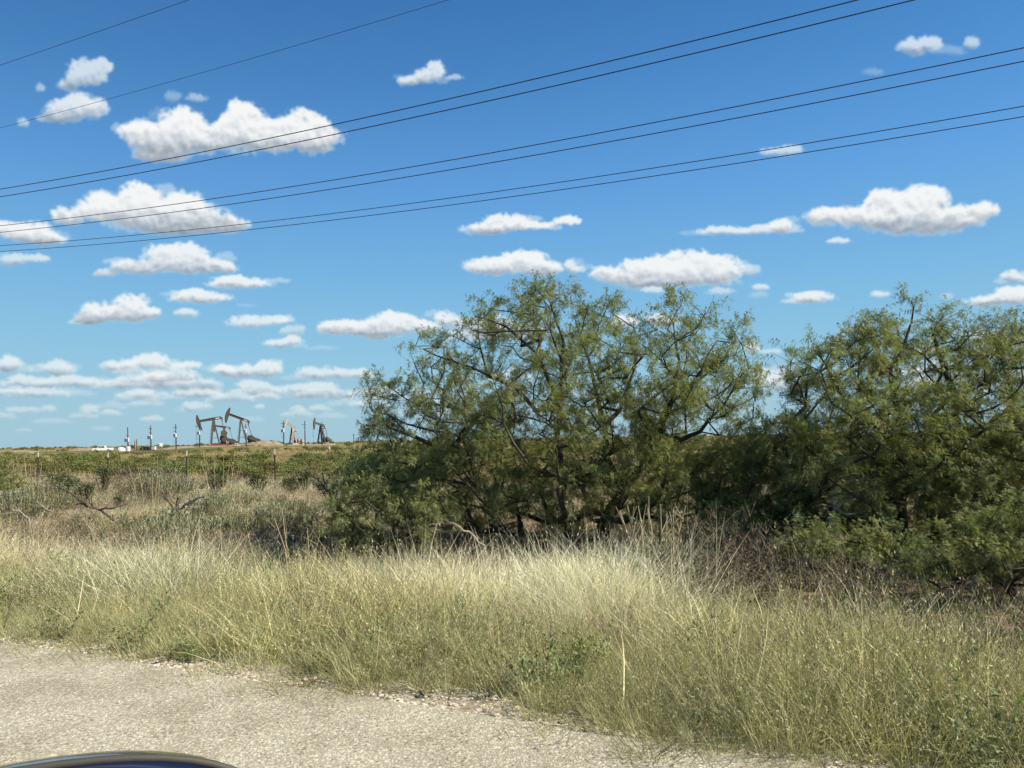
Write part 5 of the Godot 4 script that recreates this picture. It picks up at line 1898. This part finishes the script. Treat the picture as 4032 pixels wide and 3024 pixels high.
func branch_of(b: MB, r: RandomNumberGenerator, px: Array, z: float, foot: Vector3, r0: float, twigs: int) -> void:
	var pts := []
	var rad := []
	for i in px.size():
		var dz := 0.12 * sin(i * 2.1 + px[0][0])
		pts.append(at_depth(px[i][0], px[i][1], z + dz) - foot)
		rad.append(r0 * (1.0 - 0.75 * i / px.size()) * r.randf_range(0.85, 1.15))
	# finer, crooked
	var p2 := []
	var r2 := []
	for i in pts.size() - 1:
		for k in 3:
			var t := k / 3.0
			p2.append(pts[i].lerp(pts[i + 1], t) + Vector3(r.randf_range(-1, 1), r.randf_range(-1, 1), r.randf_range(-1, 1)) * 0.018)
			r2.append(lerpf(rad[i], rad[i + 1], t))
	p2.append(pts[-1])
	r2.append(rad[-1])
	b.tube(p2, r2, 6)
	for k in twigs:
		var i := r.randi_range(1, p2.size() - 2)
		var d: Vector3 = (p2[i + 1] - p2[i]).normalized() * 0.5 + Vector3(r.randf_range(-1, 1), r.randf_range(-0.4, 1), r.randf_range(-1, 1))
		var l := r.randf_range(0.08, 0.3)
		var e: Vector3 = p2[i] + d.normalized() * l
		b.tube([p2[i], p2[i].lerp(e, 0.5) + Vector3(r.randf_range(-0.02, 0.02), r.randf_range(-0.02, 0.03), 0), e], [r2[i] * 0.5, r2[i] * 0.35, 0.002], 4, false)

func make_dead_wood() -> void:
	var r := RandomNumberGenerator.new()
	r.seed = 91
	var dark := worn(mat(0.105, 0.085, 0.075, 0.95), 4.0, 0.45)
	var pale := worn(mat(0.38, 0.33, 0.27, 0.9), 4.0, 0.6)
	var cane := worn(mat(0.46, 0.38, 0.24, 0.85), 4.0, 0.7)
	for q in [
		["long dark fallen branch with a fork lying over the weeds", 14.5, dark, 0.028, [[[470, 2068], [392, 2008], [345, 1992], [292, 1950], [212, 1906]], [[392, 2008], [360, 1990], [345, 1955]], [[345, 1992], [302, 1984]], [[392, 2008], [440, 2000], [500, 1982]]]],
		["short pale fallen branch in front of the sagebrush", 14.0, pale, 0.02, [[[112, 2038], [80, 2014], [48, 2008]], [[205, 2014], [170, 2002], [140, 1985]]]],
		["forked fallen branch with one bleached arm", 13.6, dark, 0.03, [[[668, 2050], [690, 2022], [715, 2000], [740, 1985]], [[690, 2022], [672, 1990], [640, 1938]], [[690, 2022], [694, 1990], [700, 1958]]]],
		["bleached crooked bough resting on dead twigs", 13.5, pale, 0.024, [[[730, 1992], [762, 1968], [800, 1956]], [[728, 1996], [745, 2000], [772, 2003]]]],
		["dark bare boughs reaching out from under the broad tree", 13.0, dark, 0.026, [[[1342, 2005], [1300, 1945], [1268, 1905], [1220, 1862]], [[1342, 2005], [1318, 1960], [1290, 1920], [1268, 1862]], [[1318, 1960], [1332, 1925]]]],
		["grey arching bough below the broad tree's crown", 9.6, pale, 0.013, [[[1905, 2150], [1850, 2096], [1790, 2066], [1740, 2056], [1680, 2064], [1630, 2096]], [[1790, 2066], [1720, 2072], [1660, 2090], [1600, 2120]]]],
		["pale crooked dead bough in front of the dense mesquite", 8.9, pale, 0.028, [[[3268, 2060], [3290, 2000], [3276, 1940], [3300, 1896], [3380, 1894]], [[3290, 2000], [3340, 1972], [3420, 1950]], [[3290, 2000], [3360, 2030], [3410, 2040]]]],
		["thin pale bough poking out of the low mesquite shrub", 7.0, pale, 0.012, [[[3745, 2322], [3800, 2300], [3900, 2276]], [[3800, 2300], [3850, 2290]]]],
	]:
		var foot := at_depth(q[4][0][0][0], q[4][0][0][1], q[1])
		foot.y = land(foot.x, foot.z)
		var root := base("fallen_branch", foot)
		tag(root, q[0], "branch", "dead wood in the scrub")
		for k in q[4].size():
			var b := MB.new()
			b.smooth = true
			var line: Array = q[4][k].duplicate()
			branch_of(b, r, line, q[1], foot, q[3] * (1.0 if k == 0 else 0.65), 7)
			if k == 0:
				# the butt end rests on the ground
				var p0 := at_depth(line[0][0], line[0][1], q[1] + 0.12 * sin(line[0][0])) - foot
				b.tube([p0, p0 * 0.5 + Vector3(0.05, 0, 0.03), Vector3(0.1, -0.03, 0.05)], [q[3], q[3] * 1.05, q[3] * 1.1], 6)
			put("bough", b.mesh(q[2]), root)
	# dry canes and bare stalks
	for q in [
		["cluster of stout dry canes standing in front of the trees", 2600, 8.5, cane, [[2440, 2010], [2470, 1990], [2490, 2080], [2520, 2030], [2560, 2095], [2600, 1985], [2625, 2020], [2650, 2005], [2700, 1990], [2735, 2060], [2550, 2000], [2680, 2050]], 0.014],
		["bare pale stalks standing behind the tall silvery sagebrush", 110, 23.0, cane, [[50, 1805], [62, 1790], [95, 1795], [100, 1830], [118, 1822], [140, 1838], [30, 1830], [80, 1835], [165, 1815]], 0.009],
		["tall yellow weed stalks in front of the fence", 860, 18.0, cane, [[800, 1768], [812, 1800], [840, 1782], [880, 1795], [925, 1772], [960, 1788], [790, 1810], [905, 1815], [945, 1810]], 0.007],
		["straw coloured bare stalks beside a scrub oak", 585, 19.0, cane, [[505, 1830], [540, 1822], [608, 1800], [620, 1795], [640, 1790], [660, 1815], [700, 1808]], 0.006],
		["tall stiff weed stalks rising from the verge grass", 1180, 9.0, cane, [[1080, 2040], [1110, 2000], [1210, 2080], [1260, 2100]], 0.007]]:
		var foot := on_land(q[1], q[2])
		var root := base("dry_stalks", foot)
		tag(root, q[0], "dry plant", "dry stalks in the scrub")
		for t in q[4]:
			var b := MB.new()
			b.smooth = true
			var top := at_depth(t[0], t[1], q[2] + r.randf_range(-0.25, 0.25)) - foot
			var x0 := (top.x) * 0.45
			var start := Vector3(x0, 0, top.z * 0.8)
			start.y = land(foot.x + start.x, foot.z + start.z) - foot.y - 0.04
			var mid := start.lerp(top, 0.55) + Vector3(r.randf_range(-0.04, 0.04), 0, r.randf_range(-0.04, 0.04))
			b.tint = Color.WHITE * r.randf_range(0.8, 1.15)
			b.tube([start, mid, top], [q[5], q[5] * 0.85, q[5] * 0.5], 5)
			for k in 3:
				var p := start.lerp(top, r.randf_range(0.35, 0.9))
				var e := p + Vector3(r.randf_range(-0.16, 0.16), r.randf_range(0.08, 0.25), r.randf_range(-0.1, 0.1))
				b.tube([p, e], [q[5] * 0.6, q[5] * 0.25], 4, false)
			put("stalk", b.mesh(q[3]), root)

func make_far_scrub() -> void:
	var r := RandomNumberGenerator.new()
	r.seed = 44
	var green := leafy(0.185, 0.212, 0.078, 0.5)
	var grey := leafy(0.19, 0.178, 0.095, 0.4)
	var straw := leafy(0.42, 0.35, 0.18, 0.4)
	var bushes := [shrub_mesh(501, green, Vector3(2.2, 1.3, 2.0), 900, 0.13, 26), shrub_mesh(502, green, Vector3(3.2, 1.5, 2.4), 1200, 0.14, 34), shrub_mesh(503, green, Vector3(1.5, 1.0, 1.5), 600, 0.11, 16)]
	# bushes that stand out, one by one
	for q in [
		[975, 235, 1, 0.45, "green bush standing in front of the red skid"], [1020, 240, 0, 0.5, "green bush at the foot of the earth heap"], [1125, 230, 1, 0.55, "dark green bush before the white pump jack"],
		[1185, 260, 2, 1.2, "small bush on the skyline between pole and pump jack"], [1310, 300, 2, 1.3, "small bush on the skyline beside the brown pump jack"], [1372, 190, 1, 1.25, "tall green bush near the feathery edge of the broad tree"],
		[398, 300, 1, 1.0, "dark bush behind the pickup truck"], [860, 200, 2, 0.5, "round bush in the grass before the big pump jack"], [1060, 120, 2, 1.0, "low bush behind the white-tipped post"],
		[30, 150, 1, 0.9, "green bush on the far scrub near the sandy rise"], [1240, 330, 2, 1.3, "bush on the skyline before the brown pump jack"]]:
		var o := base("far_bush", on_land(q[0], q[1]), q[0])
		o.scale = Vector3.ONE * q[3]
		tag(o, q[4], "bush", "green bushes on the far scrub")
		put("foliage", bushes[q[2]], o).set_meta("kind", "stuff")
	var sets := [[], [], [], [], []]
	var tints := [[], [], [], [], []]
	var greys := shrub_mesh(511, grey, Vector3(1.6, 0.6, 1.6), 420, 0.12, 20)
	var clump := tuft_mesh({"n": 70, "h": 0.55, "spread": 0.4, "lean": 0.5, "bend": 0.8, "width": 0.022, "heads": 0.0, "dry": Color(1, 1, 1), "green": Color(0.85, 0.9, 0.7), "greenness": 0.8}, 520, straw)
	for i in 11000:
		# even over the picture rather than over the land
		var t := r.randf_range(-0.8, 0.8)
		var z := 27.0 * pow(40.0, r.randf())
		var x := t * z
		var p := across(x, -z)
		if p < 26.5:
			continue
		var at := Vector3(x, land(x, -z), -z)
		var a := noise.get_noise_2d(x * 2.2 + 500.0, -z * 1.3) + 0.35 * noise.get_noise_2d(x * 9.0, -z * 9.0)
		var px := CX + t * FOCAL
		# near the fence open grass, then the green thicket, then open ground round the wells
		var thick := 0.05 + 0.30 * smoothstep(36.0, 55.0, z) - 0.16 * smoothstep(140.0, 210.0, z)
		if px > 760.0 and px < 960.0 and z < 60.0:
			thick -= 0.1
		if z > 215.0 and z < 300.0 and px > 340.0 and px < 1330.0:
			thick -= 0.2
		# nothing on the near plain stands up before the wells
		var room := EYE - z * lerpf(17.0, 7.0, smoothstep(600.0, 860.0, px)) / FOCAL - at.y if z < 305.0 and px < 1420.0 else 9.0
		if room < 0.2:
			continue
		var g := r.randf_range(0.75, 1.2)
		if a + 0.55 * thick + 0.06 * (1.0 - smoothstep(700.0, 1000.0, px)) > 0.15 and r.randf() < 0.42:
			var v := r.randi_range(0, 2)
			var s := r.randf_range(0.55, 1.0) * (1.0 if z > 60.0 else 0.75) * (1.0 if z < 400.0 else 1.5)
			if z > 215.0 and z < 300.0 and px > 340.0 and px < 1330.0:
				s *= 0.4
			sets[v].append(stand(r, at, minf(s * (1.0 + 0.35 * smoothstep(80.0, 300.0, z)), room / 1.25), 0.05))
			tints[v].append(Color(g * r.randf_range(0.9, 1.15), g, g * 0.9))
		elif a > -0.1 and r.randf() < 0.4:
			sets[3].append(stand(r, at, minf(r.randf_range(0.6, 1.2) * (1.0 + 0.8 * smoothstep(60.0, 260.0, z)), room / 0.6), 0.05))
			tints[3].append(Color(g, g * r.randf_range(0.92, 1.0), g * 0.95))
		else:
			sets[4].append(stand(r, at, minf(r.randf_range(0.6, 1.2) * (1.0 + 1.4 * smoothstep(60.0, 260.0, z)), room / 0.5), 0.1))
			tints[4].append(Color(g, g * r.randf_range(0.92, 1.0), g * r.randf_range(0.85, 1.0)))
	var h1 := base("scrub_vegetation")
	tag(h1, "green mesquite thicket spread over the plain beyond the fence", "scrub", "", "stuff")
	for v in 3:
		scatter("bushes", bushes[v], sets[v], tints[v], h1).set_meta("kind", "stuff")
	var h2 := base("scrub_vegetation")
	tag(h2, "low greyish scrub between the green thickets", "scrub", "", "stuff")
	scatter("bushes", greys, sets[3], tints[3], h2).set_meta("kind", "stuff")
	var h3 := base("grass")
	tag(h3, "tan grass of the plain beyond the wire fence", "grass", "", "stuff")
	scatter("tufts", clump, sets[4], tints[4], h3).set_meta("kind", "stuff")


func _ready() -> void:
	rng.seed = 7
	noise.seed = 3
	noise.frequency = 0.01
	noise.fractal_octaves = 4
	fine.seed = 8
	fine.frequency = 0.02
	fine.fractal_octaves = 4
	cam_right = Vector3(cos(ROLL), sin(ROLL), 0)
	cam_up = Vector3(-sin(ROLL), cos(ROLL), 0)
	# camera: level, with the lens shifted up, rolled by one degree as the photograph is
	var cam := Camera3D.new()
	cam.name = "camera"
	add_child(cam)
	cam.position = Vector3(0, EYE, 0)
	cam.rotation.z = ROLL
	var near := 0.1
	cam.set_frustum(near * 3024.0 / FOCAL, Vector2(0, near * (HORIZON - 1512.0) / FOCAL), near, 20000.0)
	cam.current = true
	# sun: high on the right, a little behind the camera
	var sun := DirectionalLight3D.new()
	sun.name = "sun"
	var to_sun := Vector3(0.74, 0.66, 0.17).normalized()
	sun.basis = Basis.looking_at(-to_sun, Vector3.UP)
	sun.light_energy = 1.5
	sun.light_color = Color(1.0, 0.955, 0.87)
	sun.light_angular_distance = 0.53
	sun.shadow_enabled = true
	add_child(sun)
	var env := Environment.new()
	env.background_mode = Environment.BG_SKY
	var sky := Sky.new()
	var pano := PanoramaSkyMaterial.new()
	pano.panorama = make_sky(rad_to_deg(atan2(to_sun.x, -to_sun.z)))
	sky.sky_material = pano
	env.sky = sky
	env.background_energy_multiplier = 1.0 / EXPOSURE
	env.tonemap_mode = Environment.TONE_MAPPER_LINEAR
	env.tonemap_exposure = EXPOSURE
	env.sdfgi_enabled = true
	env.ssao_enabled = true
	env.ssil_enabled = true
	var we := WorldEnvironment.new()
	we.name = "environment"
	we.environment = env
	add_child(we)
	# setting
	make_ground()
	make_road()
	make_gravel()
	# things
	make_trees()
	make_oilfield()
	make_heaps()
	make_fence()
	make_stakes()
	make_lines()
	make_car()
	make_shrubs()
	make_dead_wood()
	# ground cover
	make_far_scrub()
	make_grass()
	make_brush()
